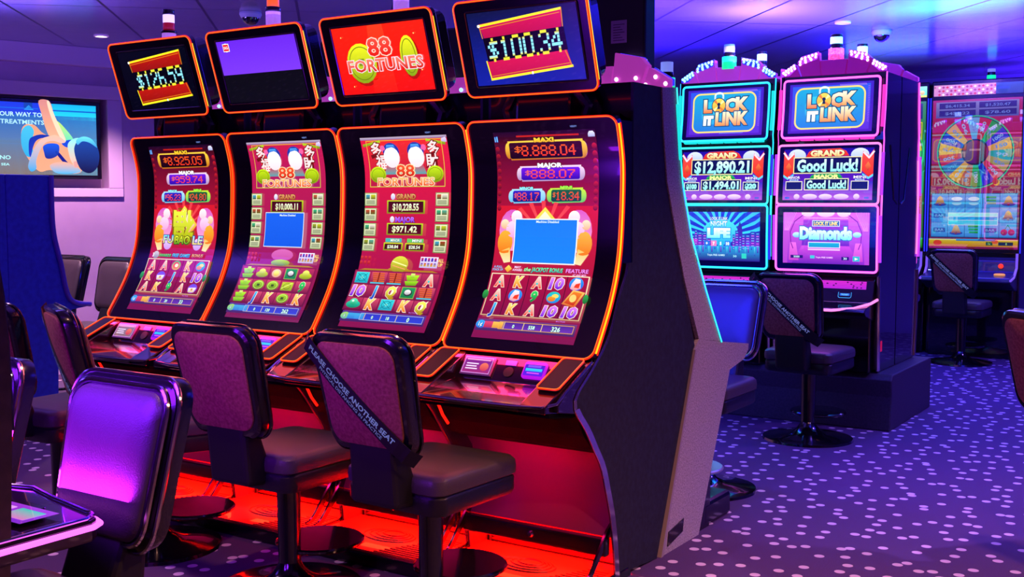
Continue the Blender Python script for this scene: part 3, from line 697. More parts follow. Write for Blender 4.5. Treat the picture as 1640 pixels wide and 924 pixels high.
candle(m4, 0.0, .08, 2.20, [(.17, LENS['pale'], 1.15), (.022, LENS['black'], 1.2), (.045, LENS['orange'], .95), (.03, LENS['black'], .98)])

# red-lit base tray under the near row
bt = empty('base_tray', (0, 0, 0), 0, 'long low metal tray glowing red under the row of curved-screen machines', 'base tray')
MB().box(-2.86, .0, -.372, -.335, .0, .06).build('front_border', M['trim_black'], bt, bevel=.008)
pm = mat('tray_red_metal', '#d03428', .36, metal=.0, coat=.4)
em = mat('tray_emboss', '#3a0c0a', .5)
for k in range(4):
    x0 = -.712*(k+1)+.012; x1 = -.712*k-.012
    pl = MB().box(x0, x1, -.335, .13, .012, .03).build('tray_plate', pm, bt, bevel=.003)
    mb = MB()
    for q in range(16):
        yy = -.31+.022*q; mb.box(x1-.30+.012*q, x1-.03, yy, yy+.008, .03, .0335)
    mb.build('plate_ribs', em, pl)
    mb = MB()
    for q, rr in enumerate((.13, .105, .08, .055)):
        pts = [(x1-.36+rr*cos(2*pi*j/32), -.06+q*.012+rr*.6*sin(2*pi*j/32), .031) for j in range(32)]
        mb.tube(pts, .0045, True, 6)
    mb.build('plate_rings', em, pl, smooth=True)
    MB().tube([(x1+.004, -.35, .034), (x1+.004, .12, .034)], .006).build('plate_joint', M['trim_black'], bt)
# ------------------------------------------------------------------ artwork of the three-display machines
def vgrad_text(a, t, cx, cy, h, w, **k): a.text(t, cx, cy, h, '#fff8d0', '#ff8a10', out='#0a5a78', ow=.05, bold=.05, w=w, **k)
def art_lock(w=.56, h=.33):
    a = Art(w, h)
    a.rect(0, 0, w, h, '#3a20c0', '#4a18b8'); a.up(); a.rect(.02, .015, w-.02, h-.015, '#2858e8', '#5a28d0'); a.up()
    for k in range(22): a.line([(.34+.008*k, .012), (.346+.008*k, .024)], .0022, '#c080ff'); a.line([(w-.035, .03+.011*k), (w-.024, .034+.011*k)], .0022, '#b060ff'); a.line([(.25+.008*k, h-.016), (.256+.008*k, h-.026)], .0022, '#70a0ff')
    o = [(x, y) for x, y in rrect(.46, .27, .05, 6, w/2-.005, h/2)]
    a._add(o, [tuple(range(len(o)))], '#18a8d8', '#2078d8'); a.up()
    i_ = rrect(.30, .16, .06, 6, w/2-.02, h/2); a._add(i_, [tuple(range(len(i_)))], '#30c8e8', '#30a8e0')
    a.line([(x, y) for x, y in o], .011, '#ffd040', True); a.up(); a.line([(x, y) for x, y in o], .003, '#fff8a0', True); a.up()
    cx = .14+.075
    a.text('L', .155, .115, .085, '#fff8d8', '#ff7a18', out='#0a5078', bold=.055, w=.05)
    a.text('C', .325, .112, .085, '#fff8d8', '#ff8a18', out='#0a5078', bold=.055, w=.075); a.text('K', .405, .108, .09, '#fff8d8', '#ff9a18', out='#0a5078', bold=.055, w=.075); a.up(); a.up()
    a.ring(cx+.022, .048, .036, .028, .012, '#e8f8ff', a0=0, a1=180); a.rect(cx-.014, .046, cx-.002, .07, '#d0e8ff'); a.rect(cx+.046, .046, cx+.058, .07, '#d0e8ff')
    a.up(); a.ell(cx+.022, .115, .054, .056, '#0a4068'); a.up(); a.ell(cx+.022, .115, .048, .05, '#ffe050', '#e8a010', n=26); a.up()
    for k in range(4): a.ell(cx+.022, .115, .046, .048, ['#fff8a0', '#f08020'][k % 2], a0=30+90*k, a1=55+90*k, n=4)
    a.up(); a.ell(cx+.022, .106, .012, .012, '#102848'); a.quad([(cx+.017, .108), (cx+.027, .108), (cx+.033, .138), (cx+.011, .138)], '#102848')
    a.text('IT', .165, .218, .058, '#ffffff', '#e8f0ff', out='#0a5078', bold=.1, w=.06)
    a.text('LINK', .335, .208, .088, '#fff8c8', '#ff9018', out='#0a5078', bold=.055, w=.225)
    return a
def art_grand(big, small, s1, s2, w=.60, h=.34):
    a = Art(w, h); a.rect(0, 0, w, h, '#1808a0', '#6818c0'); a.up()
    a.rect(0, .22, w, h, '#3028c0', '#b050d8')
    for sx in (0, 1):
        X = (lambda x: x) if sx == 0 else (lambda x: w-x)
        a.ell(X(.09), .045, .06, .045, '#e0e8ff', '#a0b8ff'); a.up(); a.quad([(X(0), .01), (X(.03), .05), (X(.07), .02), (X(.085), .14), (X(.03), .19), (X(0), .17)], '#ff5040', '#e02808'); a.quad([(X(0), .17), (X(.03), .19), (X(.07), .165), (X(.07), .18), (X(.03), .205), (X(0), .185)], '#60d8ff')
        a.up(); a.line([(X(0), .025), (X(.03), .065), (X(.065), .03)], .012, '#ffe0f8'); a.quad([(X(.035), .09), (X(.055), .12), (X(.035), .15), (X(.015), .12)], '#ff8040', '#c03008'); a.layer -= 2
    a.up(); a.up(); a.up()
    a.quad([(.15, .055), (.17, .02), (.2, .004), (.38, .0), (.42, .018), (.44, .05)], '#ff4830', '#d82010'); a.up()
    a.text('GRAND', .295, .03, .036, '#fff8d0', '#ffc870', out='#801008', bold=.06, w=.22)
    a.rect(.068, .055, .525, .165, '#f8e8a0'); a.up(); a.rect(.074, .061, .519, .159, '#08105a', '#040840'); a.up()
    a.text(big, .297, .11, .078, '#e0fff8', '#90f0f8', bold=.04, w=.40)
    a.quad([(.18, .20), (.195, .178), (.22, .168), (.37, .166), (.39, .176), (.405, .198)], '#20c060', '#088838'); a.up()
    a.text('MAJOR', .295, .184, .024, '#d0ff90', '#fff8a0', out='#085028', bold=.06, w=.16)
    a.rect(.148, .198, .445, .275, '#f8f0c0'); a.up(); a.rect(.153, .203, .44, .27, '#08105a', '#040840'); a.up()
    a.text(small, .297, .237, .052, '#d8fff8', '#90f0f0', bold=.04, w=.26)
    for x, t, n in ((.02, s1, 'MINOR'), (.46, s2, 'MINI')):
        a.layer -= 2; a.rect(x, .215, x+.115, .275, '#f0e8d8'); a.text(n, x+.057, .19, .017, '#f8f0ff', out='#4030a0', w=.08); a.text('BONUS', x+.057, .207, .01, '#c0f0ff', w=.06); a.up(); a.rect(x+.005, .22, x+.11, .27, '#101468'); a.up()
        if t: a.text(t, x+.057, .245, .032, '#a0f8f0', bold=.07, w=.075)
    for x, r_ in ((.10, .02), (.19, .05), (.295, .045), (.40, .05), (.50, .02)): a.ell(x, h-.022, r_, .018, '#f8e0ff', '#c090e8')
    a.rect(.02, h-.02, .05, h-.008, '#2860e0'); a.rect(w-.05, h-.02, w-.02, h-.008, '#5060d0')
    return a
def art_diamonds(w=.58, h=.34):
    a = Art(w, h); a.rect(0, 0, w, h, '#e060e8', '#8828c8'); a.up()
    a.quad([(.14, .05), (w-.14, .05), (w-.13, .22), (.13, .22)], '#a038d8', '#7020c0'); a.quad([(.06, h), (.13, .22), (w-.13, .22), (w-.06, h)], '#d048e0', '#6820b8')
    for sx in (0, 1):
        X = (lambda x: x) if sx == 0 else (lambda x: w-x)
        a.quad([(X(0), 0), (X(.09), 0), (X(.04), .10), (X(.03), .34), (X(0), .34)], '#c858e0', '#b040d0')
        a.up(); 
        for k in range(8): a.line([(X(.012+.011*k), 0), (X(.01+.004*k), .12)], .003, '#f090ff')
        a.line([(X(.14), .015), (X(.08), .06), (X(.05), .13), (X(.055), .20), (X(.07), .24)], .006, '#8018a8'); a.quad([(X(.05), .20), (X(.09), .20), (X(.11), .32), (X(.04), .32)], '#f070e8', '#c040c8'); a.layer -= 1
    a.up()
    for x in (.17, .29, .41): a.ell(x, .0, .06 if x == .29 else .045, .03, '#ffe0f0', '#f8b0f0', a0=180, a1=360)
    a.rect(.14, .035, w-.14, .038, '#f8d0ff')
    a.rect(.20, .052, .385, .092, '#e8f0ff'); a.up(); a.rect(.204, .056, .381, .088, '#1858b0'); a.up(); a.text('LOCK IT LINK', .292, .072, .022, '#f8f8a0', '#f0b040', bold=.06, w=.16)
    a.ell(.095, .15, .028, .018, '#d0ffff', '#60c0f0'); a.ell(w-.08, .145, .028, .018, '#d0ffff', '#60c0f0'); a.up()
    a.text('Diamonds', .292, .135, .075, '#ffffff', '#80e8f8', out='#3870c8', bold=.07, w=.34)
    a.up(); a.rect(.175, .195, .39, .235, '#f0d8ff'); a.up(); a.rect(.18, .2, .385, .23, '#18b0d8', '#1890c8')
    a.rect(.055, .285, .14, .305, '#281078'); a.rect(.40, .29, .45, .312, '#281078'); a.rect(.475, .285, .52, .318, '#30b8d0'); a.rect(.19, .285, .22, .305, '#40c8d8'); a.up()
    a.text('5000', .097, .295, .013, '#d0f0ff', w=.04); a.text('30', .425, .301, .014, '#d0f0ff', w=.022); a.text('Triple FREE GAMES', .285, .297, .010, '#f8c8ff', w=.115); a.quad([(.488, .293), (.51, .302), (.488, .311)], '#ffffff')
    a.rect(.175, .24, .39, .25, '#e8c0ff')
    return a
def art_night(w=.58, h=.34):
    a = Art(w, h); a.rect(0, 0, w, h, '#1838d8', '#3010a0'); a.up()
    for k in range(13):
        an = radians(8+13.5*k); a.quad([(.29, .17), (.29+.36*cos(an), .17-.3*sin(an)), (.29+.36*cos(an+.1), .17-.3*sin(an+.1))] if .17-.3*sin(an) > -.2 else [(0, 0), (0, 0), (0, 0)], '#30b0f8', '#40e8ff')
    for i, q in enumerate(a.v):
        x, y, l = q; a.v[i] = (min(max(x, 0), w), min(max(y, 0), h), l)
    a.up(); a.ell(.29, .14, .13, .09, '#50e0ff', '#30b0f0'); a.up()
    rnd = random.Random(3); x = 0
    while x < w-.03:
        d = abs(x-.28); q = rnd.uniform(.015, .035)
        if d > .08:
            t = .11+rnd.uniform(0, .06); a.rect(x, t, x+q, .235, '#2040b8', '#7028c0')
            a.up()
            for k in range(6): a.rect(x+q*.2, t+.01+k*.017, x+q*.8, t+.015+k*.017, ['#60c8ff', '#e070ff', '#90a8ff'][k % 3])
            a.layer -= 1
        x += q+.003
    a.quad([(.405, .235), (.42, .10), (.435, .065), (.45, .10), (.465, .235)], '#1828a0', '#5828c8'); a.rect(.0, .19, .12, .235, '#c040d8', '#8028c0'); a.rect(.48, .2, w, .235, '#6838e0')
    a.rect(0, .235, w, h, '#28a0e0', '#28108a'); a.up()
    for k in range(26): a.rect(k*.0225, .24, k*.0225+.008, h-.04-.02*(k % 3), ['#50e0ff', '#9040e8', '#3070f0'][k % 3], '#3020a8')
    a.up()
    a.text('LOCK IT LINK', .28, .045, .02, '#f0f8ff', out='#1840a0', w=.13); a.text('NIGHT', .28, .082, .034, '#ffffff', '#80f0ff', out='#1868c8', bold=.04, w=.12); a.text('LIFE', .28, .145, .06, '#ffffff', '#80ffff', out='#2090e0', bold=.07, w=.16)
    for k in range(4): a.rect(.17+.052*k, .20, .212+.052*k, .238, ['#2870e0', '#f080c8', '#28b0e0', '#2880e8'][k])
    a.up(); 
    for k in range(4): a.text(('+', '7', '5', '10')[k], .191+.052*k, .219, .02, '#f0ffff', bold=.06)
    a.text('5000', .08, .30, .014, '#a0f0ff', w=.05); a.text('Triple FREE GAMES', .26, .30, .012, '#c8f0ff', w=.13); a.text('30', .40, .305, .014, '#a0f0ff', w=.025); a.rect(.45, .285, .485, .32, '#30d0c0')
    return a

# ------------------------------------------------------------------ towers with three stacked displays (local frame: front towards -y)
def tower(loc, rz, label, front, disp, z0, ztop, depth, neon, bars, bulbs, panelc, group, cand, side, grey=False, deck=None, width=.70, header=True, headz=None):
    """front: Curve2 of the front line from the top down; disp: list of (distance from the top, height, width, art)"""
    t = empty('slot_machine', loc, rz, label, 'slot machine', group)
    W2 = width/2
    fp = [front.at(front.L*k/24)[0] for k in range(25)]
    low = fp[-1]
    body = [(p.x+.02, p.y) for p in fp]+[(low.x+.06, z0), (depth, z0), (depth, ztop), (fp[0].x+.02, ztop)]
    MB().prism(body, -W2+.012, W2-.012).build('cabinet', M['gloss_black'], t)
    for sx in (-1, 1):
        a_, b_ = sorted((sx*(W2-.012), sx*W2))
        if grey:
            gf = grey
            MB().prism(gf['dark'], a_, b_).build('side_plate', M['panel_side'], t)
            c_, d_ = sorted((sx*(W2-.02), sx*(W2+.006)))
            MB().prism(gf['band_up'], c_, d_).build('side_band', M['grey_lam'], t)
            MB().prism(gf['band_low'], c_, d_).build('side_band', M['grey_lam'], t)
            MB().prism(gf['edge'], *sorted((sx*(W2-.01), sx*(W2+.012)))).build('edge_strip', M['grey_edge'], t)
            MB().prism(gf['vent'], *sorted((sx*(W2+.004), sx*(W2+.010)))).build('vent_plate', M['trim_black'], t)
            MB().tube([(sx*(W2+.0105), y, z) for y, z in gf['neon']], .0035).build('side_neon', neon[1], t)
        else:
            MB().prism([(p.x+.005, p.y) for p in fp]+[(low.x+.03, z0), (depth, z0), (depth, ztop), (fp[0].x+.01, ztop)], a_, b_).build('side_plate', side, t)
            # moulded V in the upper side
            mb = MB(); X = sx*(W2+.002); y_ = depth-.22
            mb.tube([(X, y_-.02, 1.86), (X, y_+.10, 1.50), (X, depth-.03, 1.47)], .005); mb.build('side_moulding', M['dark_chrome'], t)
            mb = MB()
            mb.tube([(X, fp[-1].x-.005, fp[-1].y), (X, fp[-1].x+.0, .70), (X, fp[-1].x+.02, z0+.01)], [.014, .016, .014], n=8).build('corner_trim', M['chrome'], t, smooth=True)
            mb = MB(); mb.tube([(X, p.x+.012, p.y) for p in fp[:23]], .0055).build('side_neon', neon[0], t)
            mb = MB(); mb.tube([(X, p.x+.03, p.y) for p in fp[10:23]], .004).build('side_neon', neon[1], t)
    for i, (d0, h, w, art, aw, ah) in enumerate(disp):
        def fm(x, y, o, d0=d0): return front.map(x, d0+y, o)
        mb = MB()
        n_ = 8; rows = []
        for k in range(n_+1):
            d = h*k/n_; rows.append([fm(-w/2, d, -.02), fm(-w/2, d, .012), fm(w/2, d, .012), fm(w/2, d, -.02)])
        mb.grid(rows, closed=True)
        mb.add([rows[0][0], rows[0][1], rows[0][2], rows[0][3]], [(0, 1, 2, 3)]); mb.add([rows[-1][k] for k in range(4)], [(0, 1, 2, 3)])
        b = mb.build('display', mat('bezel_glow_blue', '#0a0a48', .2, coat=.6), t)  # blue glow around the displays is put into the bezel colour
        o = densify(rrect(w, h, .022, 5), .05)
        mb = MB(); mb.tube([fm(x, y+h/2, .014) for x, y in o], .0075, True, 8, 0); mb.tube([fm(x, y+h/2, .0195) for x, y in o], .0035, True, 6, 1)
        mb.build('display_neon', [neon[i % 2], neon[1] if i % 2 == 0 else neon[1]], b, smooth=True)
        art.build('display_screen', M['art'], b, lambda x, y, o_, fm=fm, aw=aw, ah=ah, h=h: fm(x-aw/2, y+(h-ah)/2, .0125+o_))
        # luminous bar right and left of the display
        for sx in (-1, 1):
            mb = MB(); mb.tube([fm(sx*(w/2+.018 if i else w/2+.025), h*.15+h*.7*k/6, .008) for k in range(7)], .009 if i else .012, n=8).build('light_bar', bars[0 if i == 0 else 1], t, smooth=True)
    # segmented glowing strip between the first and second display
    d = disp[0][0]+disp[0][1]
    mb = MB()
    for k in range(6):
        x = -.30+.1*k; q = [front.map(x+.004, d+.006, .02), front.map(x+.096, d+.006, .02), front.map(x+.09, d+.026, .02), front.map(x+.01, d+.026, .02)]; q2 = [front.map(x+.004, d+.006, -.01), front.map(x+.096, d+.006, -.01), front.map(x+.09, d+.026, -.01), front.map(x+.01, d+.026, -.01)]
        mb.add(q+q2, [(0, 1, 2, 3), (0, 4, 5, 1), (1, 5, 6, 2), (2, 6, 7, 3), (3, 7, 4, 0)])
    mb.build('light_strip', bars[0], t)
    # fan-shaped header with bulbs
    if header:
        hz = headz or ztop; y0 = fp[0].x+.0
        seg = [[(-.345, .0), (-.345, .035), (-.26, .085), (-.225, .0)], [(-.215, .0), (-.25, .095), (-.215, .13), (-.10, .155), (-.085, .0)], [(-.078, .0), (-.092, .10), (.092, .10), (.078, .0)],
               [(.085, .0), (.10, .155), (.215, .13), (.25, .095), (.215, .0)], [(.225, .0), (.26, .085), (.345, .035), (.345, .0)]]
        hd = None
        for k, s_ in enumerate(seg):
            o_ = MB().prism([(z, x) for z, x in s_], 0, .05); o_.v = [(b_, y0+.02+a_, hz+c_) for a_, b_, c_ in o_.v]
            q = o_.build('header' if hd is None else 'header_segment', panelc, t if hd is None else hd, bevel=.004)
            if hd is None: hd = q
        r = .0095; b0 = []
        def bulb(x, z, y=.012):
            if not b0:
                mb = MB(); mb.lathe([(.001, -r), (r*.7, -r*.7), (r, 0), (r*.7, r*.7), (.001, r)], 0, 0, 8); o = mb.build('bulb', bulbs, hd, smooth=True); b0.append(o)
            else: o = b0[0].copy(); COL.objects.link(o)
            o.location = (x, y0+y, hz+z)
        for sx in (-1, 1):
            cap = MB()
            for (ax, az, bx, bz, n_) in ((-.118, .142, -.215, .118, 5), (-.12, .124, -.225, .098, 4), (-.15, .108, -.225, .08, 3), (-.268, .074, -.34, .03, 5), (-.262, .056, -.325, .018, 4)):
                for k in range(n_): bulb(sx*-(ax+(bx-ax)*k/(n_-1)), az+(bz-az)*k/(n_-1))
            for pts in ([(.10, .158), (.215, .132), (.24, .10), (.215, .08), (.11, .11)], [(.262, .088), (.35, .035), (.35, .008), (.30, .01), (.255, .05)]):
                o_ = MB().prism([(x, z) for x, z in pts], 0, .008); o_.v = [(sx*b_, y0+.013+a_, hz+c_) for a_, b_, c_ in o_.v]; MB().add(o_.v, o_.f).build('bulb_board', bars[1], hd)
        if grey:      # bulbs seen along the end and the rear as well
            for k in range(16): bulb(-.34+.68*k/15, .012+.03*(k % 2), .08)
    if cand: candle(t, cand[0], cand[1], cand[2], cand[3], r=.05 if len(cand) < 5 else cand[4])
    if deck:
        dz, dy = deck
        mb = MB(); y1 = low.x
        mb.prism([(y1+.02, dz+.20), (y1-.02, dz+.17), (y1-.06, dz+.03), (y1-.22, dz), (y1-.235, dz-.02), (y1-.20, dz-.045), (y1+.02, dz-.10)], -W2+.02, W2-.02)
        dk = mb.build('button_deck', M['deck_red'], t, bevel=.004)
        MB().tube([(-W2, y1-.02, dz+.05), (-W2+.02, y1-.10, dz+.03), (-W2+.10, y1-.20, dz+.003), (-.12, y1-.24, dz-.012), (.12, y1-.24, dz-.012), (W2-.10, y1-.20, dz+.003), (W2-.02, y1-.10, dz+.03), (W2, y1-.02, dz+.05)], .009, n=8).build('deck_neon', neon[1], dk, smooth=True)
        a = Art(.56, .05); a.rect(0, 0, .56, .05, '#d828c8', '#b820d8'); a.up()
        rnd = random.Random(5)
        for k in range(4): a.rect(0, .008+k*.011, .56, .0095+k*.011, '#701080')
        for k in range(22): x = rnd.uniform(.01, .54); y = rnd.randrange(4)*.011+.004; a.rect(x, y, x+.011, y+.008, '#200040')
        a.build('glow_mesh', M['art'], dk, lambda x, y, o: (x-.28, y1-.022-.012*y/.05-.001-o, dz+.165-y))
        a = Art(.09, .045); o = rrect(.085, .04, .01, 4, .045, .0225); a.line(o, .003, '#40a8ff', True); a.rect(.012, .014, .078, .03, '#1858c8'); a.up(); a.text('TICKET', .045, .022, .009, '#80e0ff', w=.05)
        a.build('ticket_sign', M['art'], dk, lambda x, y, o: (x+.10, y1-.038-.02*y/.05-o, dz+.10-y), under=False)
        MB().box(-W2+.03, W2-.03, y1-.06, y1+.06, z0, dz-.07).build('lower_door', M['base_gloss'], t, bevel=.01)
    return t

# pink-neon and blue-neon pair in the middle distance, raised on a dark plinth
PF = Curve2([(.06, 2.325), (.045, 2.1), (.02, 1.92), (.03, 1.88), (.012, 1.66), (.0, 1.46), (.0, 1.2), (.01, 1.0)])
NP = [M['neon_pink'], mat('neon_rose', '#200010', .4, emit='#ff80d8', es=1.6)]
NC = [M['neon_cyan'], mat('neon_aqua', '#002020', .4, emit='#40f0e8', es=1.3)]
BP = [mat('bar_pink', '#200018', .4, emit='#ff38c8', es=1.1), M['neon_violet']]
BC = [mat('bar_cyan', '#001820', .4, emit='#18e0e0', es=1.1), M['neon_blue']]
HP = mat('header_magenta', '#8a1878', .35, emit='#c01898', es=.28); HC = mat('header_mauve', '#a03898', .35, emit='#d040c8', es=.5)
BW = mat('bulb_pinkwhite', '#fff', .3, emit='#ffc8f0', es=2.2); BG = mat('bulb_aquawhite', '#fff', .3, emit='#90fff0', es=1.9)
CP = [(.09, LENS['pink'], 1.), (.03, LENS['black'], .85), (.045, LENS['mint'], .8), (.018, LENS['black'], .8)]
CC = [(.085, LENS['green'], 1.), (.03, LENS['black'], .8), (.04, LENS['clear'], .75), (.015, LENS['blue'], .72)]
D1 = (.03, .385, .64); D2 = (.47, .395, .68); D3 = (.872, .435, .68)
def trio(g, b): return [(*D1, art_lock(), .56, .33), (*D2, g, .60, .34), (*D3, b, .58, .34)]
GG = 'glowing three-display slot machines of the middle bank'
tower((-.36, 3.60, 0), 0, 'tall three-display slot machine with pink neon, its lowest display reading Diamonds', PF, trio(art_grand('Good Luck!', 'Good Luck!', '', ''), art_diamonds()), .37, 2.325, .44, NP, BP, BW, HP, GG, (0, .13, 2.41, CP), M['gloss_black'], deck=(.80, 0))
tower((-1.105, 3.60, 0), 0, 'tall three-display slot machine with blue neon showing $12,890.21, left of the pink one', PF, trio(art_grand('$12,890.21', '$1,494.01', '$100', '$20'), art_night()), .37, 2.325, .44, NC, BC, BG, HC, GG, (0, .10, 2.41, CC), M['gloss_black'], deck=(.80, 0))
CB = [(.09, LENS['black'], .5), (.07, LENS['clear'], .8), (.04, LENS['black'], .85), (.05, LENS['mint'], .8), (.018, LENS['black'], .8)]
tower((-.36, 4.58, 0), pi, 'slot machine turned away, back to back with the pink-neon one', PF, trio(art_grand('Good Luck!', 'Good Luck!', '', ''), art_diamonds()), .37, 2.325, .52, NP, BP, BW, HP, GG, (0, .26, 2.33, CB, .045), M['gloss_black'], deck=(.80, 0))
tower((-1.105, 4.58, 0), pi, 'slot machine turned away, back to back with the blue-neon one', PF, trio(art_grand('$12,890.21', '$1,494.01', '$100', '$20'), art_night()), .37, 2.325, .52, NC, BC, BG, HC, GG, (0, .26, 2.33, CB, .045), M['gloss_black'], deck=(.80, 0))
pl = MB().prism([(3.55, 0), (4.62, 0), (4.62, .365), (3.60, .365), (3.57, .33), (3.58, .22)], -1.6, .10).build('plinth', M['plinth'], bevel=.008)
tag(pl, 'dark brown plinth under the pink and blue neon slot machines', 'plinth')
st = MB().box(-.002, .001, 3.66, 3.70, .50, .57).build('red_tag', mat('tag_red', '#e01838', .5, emit='#e01838', es=.4), None); 
tag(st, 'small red inspection sticker low on the side of the pink-neon slot machine', 'sticker'); st.location = (.0, 0, 0)
st.data.transform(Matrix.Translation((-.009, .02, 0)))

# grey-sided bank behind the near row, facing the other way
g_up = [(.381, 1.948), (.397, 1.798), (.437, 1.572), (.533, 1.339), (.618, 1.15), (.772, .885)]
g_out = [(.504, 1.958), (.526, 1.806), (.569, 1.574), (.67, 1.335), (.829, 1.096), (1.012, .846)]
def loc_(p, y0=1.012): return [(y0-y, z) for y, z in p]
GF = Curve2(loc_(g_out), 6)
grey = dict(dark=loc_([(.142, 0.02), (.386, 0.0), (.74, .86), (.62, 1.14), (.545, 1.32), (.45, 1.56), (.41, 1.79), (.395, 1.95), (.142, 1.95)]),
            band_up=loc_(g_up+[(1.012, .85)]+g_out[::-1]),
            band_low=loc_([(.724, .843), (.772, .885), (1.012, .848), (1.356, .803), (1.352, .775), (1.30, .735), (1.127, .704), (.796, .0), (.410, .0)]),
            edge=loc_([(.724, .843), (.738, .845), (.425, 0), (.405, 0)]), vent=loc_([(.47, .03), (.62, .06), (.63, .115), (.48, .09)]),
            neon=loc_([(y+.004, z) for y, z in g_out]))
GR = 'grey-sided slot machines back to back with the near row'
gl = ['slot machine with grey laminate end frame, back to back with the $100.34 machine',
      'dark rear topper and cabinet of the slot machine behind the 88 FORTUNES topper',
      'dark rear topper and cabinet of the slot machine behind the half purple topper',
      'dark rear topper and cabinet of the slot machine behind the $126.59 topper']
for k in range(4):
    xc = -.350-.712*k
    ds = [(.02, .33, .64, art_lock(), .56, .30), (.37, .34, .64, art_grand('Good Luck!', 'Good Luck!', '', ''), .60, .32), (.73, .40, .64, art_night(), .58, .34)]
    cc = (-.12+.0, .12, 1.97, [(.075, LENS['green'], 1.), (.025, LENS['black'], .8), (.045, LENS['clear'], .75)], .038) if k == 0 else None
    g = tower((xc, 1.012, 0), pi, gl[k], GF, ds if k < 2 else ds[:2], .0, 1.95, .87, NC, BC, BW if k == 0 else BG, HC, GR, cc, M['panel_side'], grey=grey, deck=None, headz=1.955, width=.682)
    # rear of its tall topper
    tb = MB().box(-.20, .22, .40, .50, 2.035, 2.44 if k == 0 else 2.30).build('topper', M['matte_black'], g, bevel=.01)
    MB().box(-.05, .05, .44, .50, 1.93, 2.05).build('topper_post', M['trim_black'], g)
    if k == 0:
        a = Art(.075, .095); a.rect(0, 0, .075, .095, '#b89cc0', '#a888b0'); a.up()
        for q in range(7): a.rect(.008, .012+q*.011, .06-.01*(q % 3), .0145+q*.011, '#685070')
        a.rect(.05, 0, .075, .012, '#08080c')
        lm = mat('paper_label', '#a890b0', .6)
        o = MB().box(-.115, -.04, .5, .502, 2.16, 2.255); o.build('rating_label', lm, tb)
        mb = MB()
        for q in range(7): mb.box(-.105+.01*(q % 3), -.05, .502, .5025, 2.17+q*.011, 2.173+q*.011)
        mb.build('label_print', mat('label_ink', '#4a3850', .6), tb)
        for hx in (-.15, .06):
            mb = MB(); mb.tube([(hx-.02, .51, 2.40), (hx, .525, 2.38), (hx+.02, .51, 2.40)], .008).build('bracket_hook', M['trim_black'], tb)
    MB().box(-.33, .33, -.20, .12, .0, .115).build('foot_box', M['trim_black'], g, bevel=.02)
    dk = MB().prism([(.02, .86), (-.30, .80), (-.33, .775), (-.28, .74), (-.10, .70), (.02, .70)], -.325, .325).build('button_deck', M['deck_red'], g, bevel=.004)
    MB().tube([(-.32, -.30, .80), (0, -.335, .795), (.32, -.30, .80)], .008).build('deck_neon', M['neon_blue'], dk)

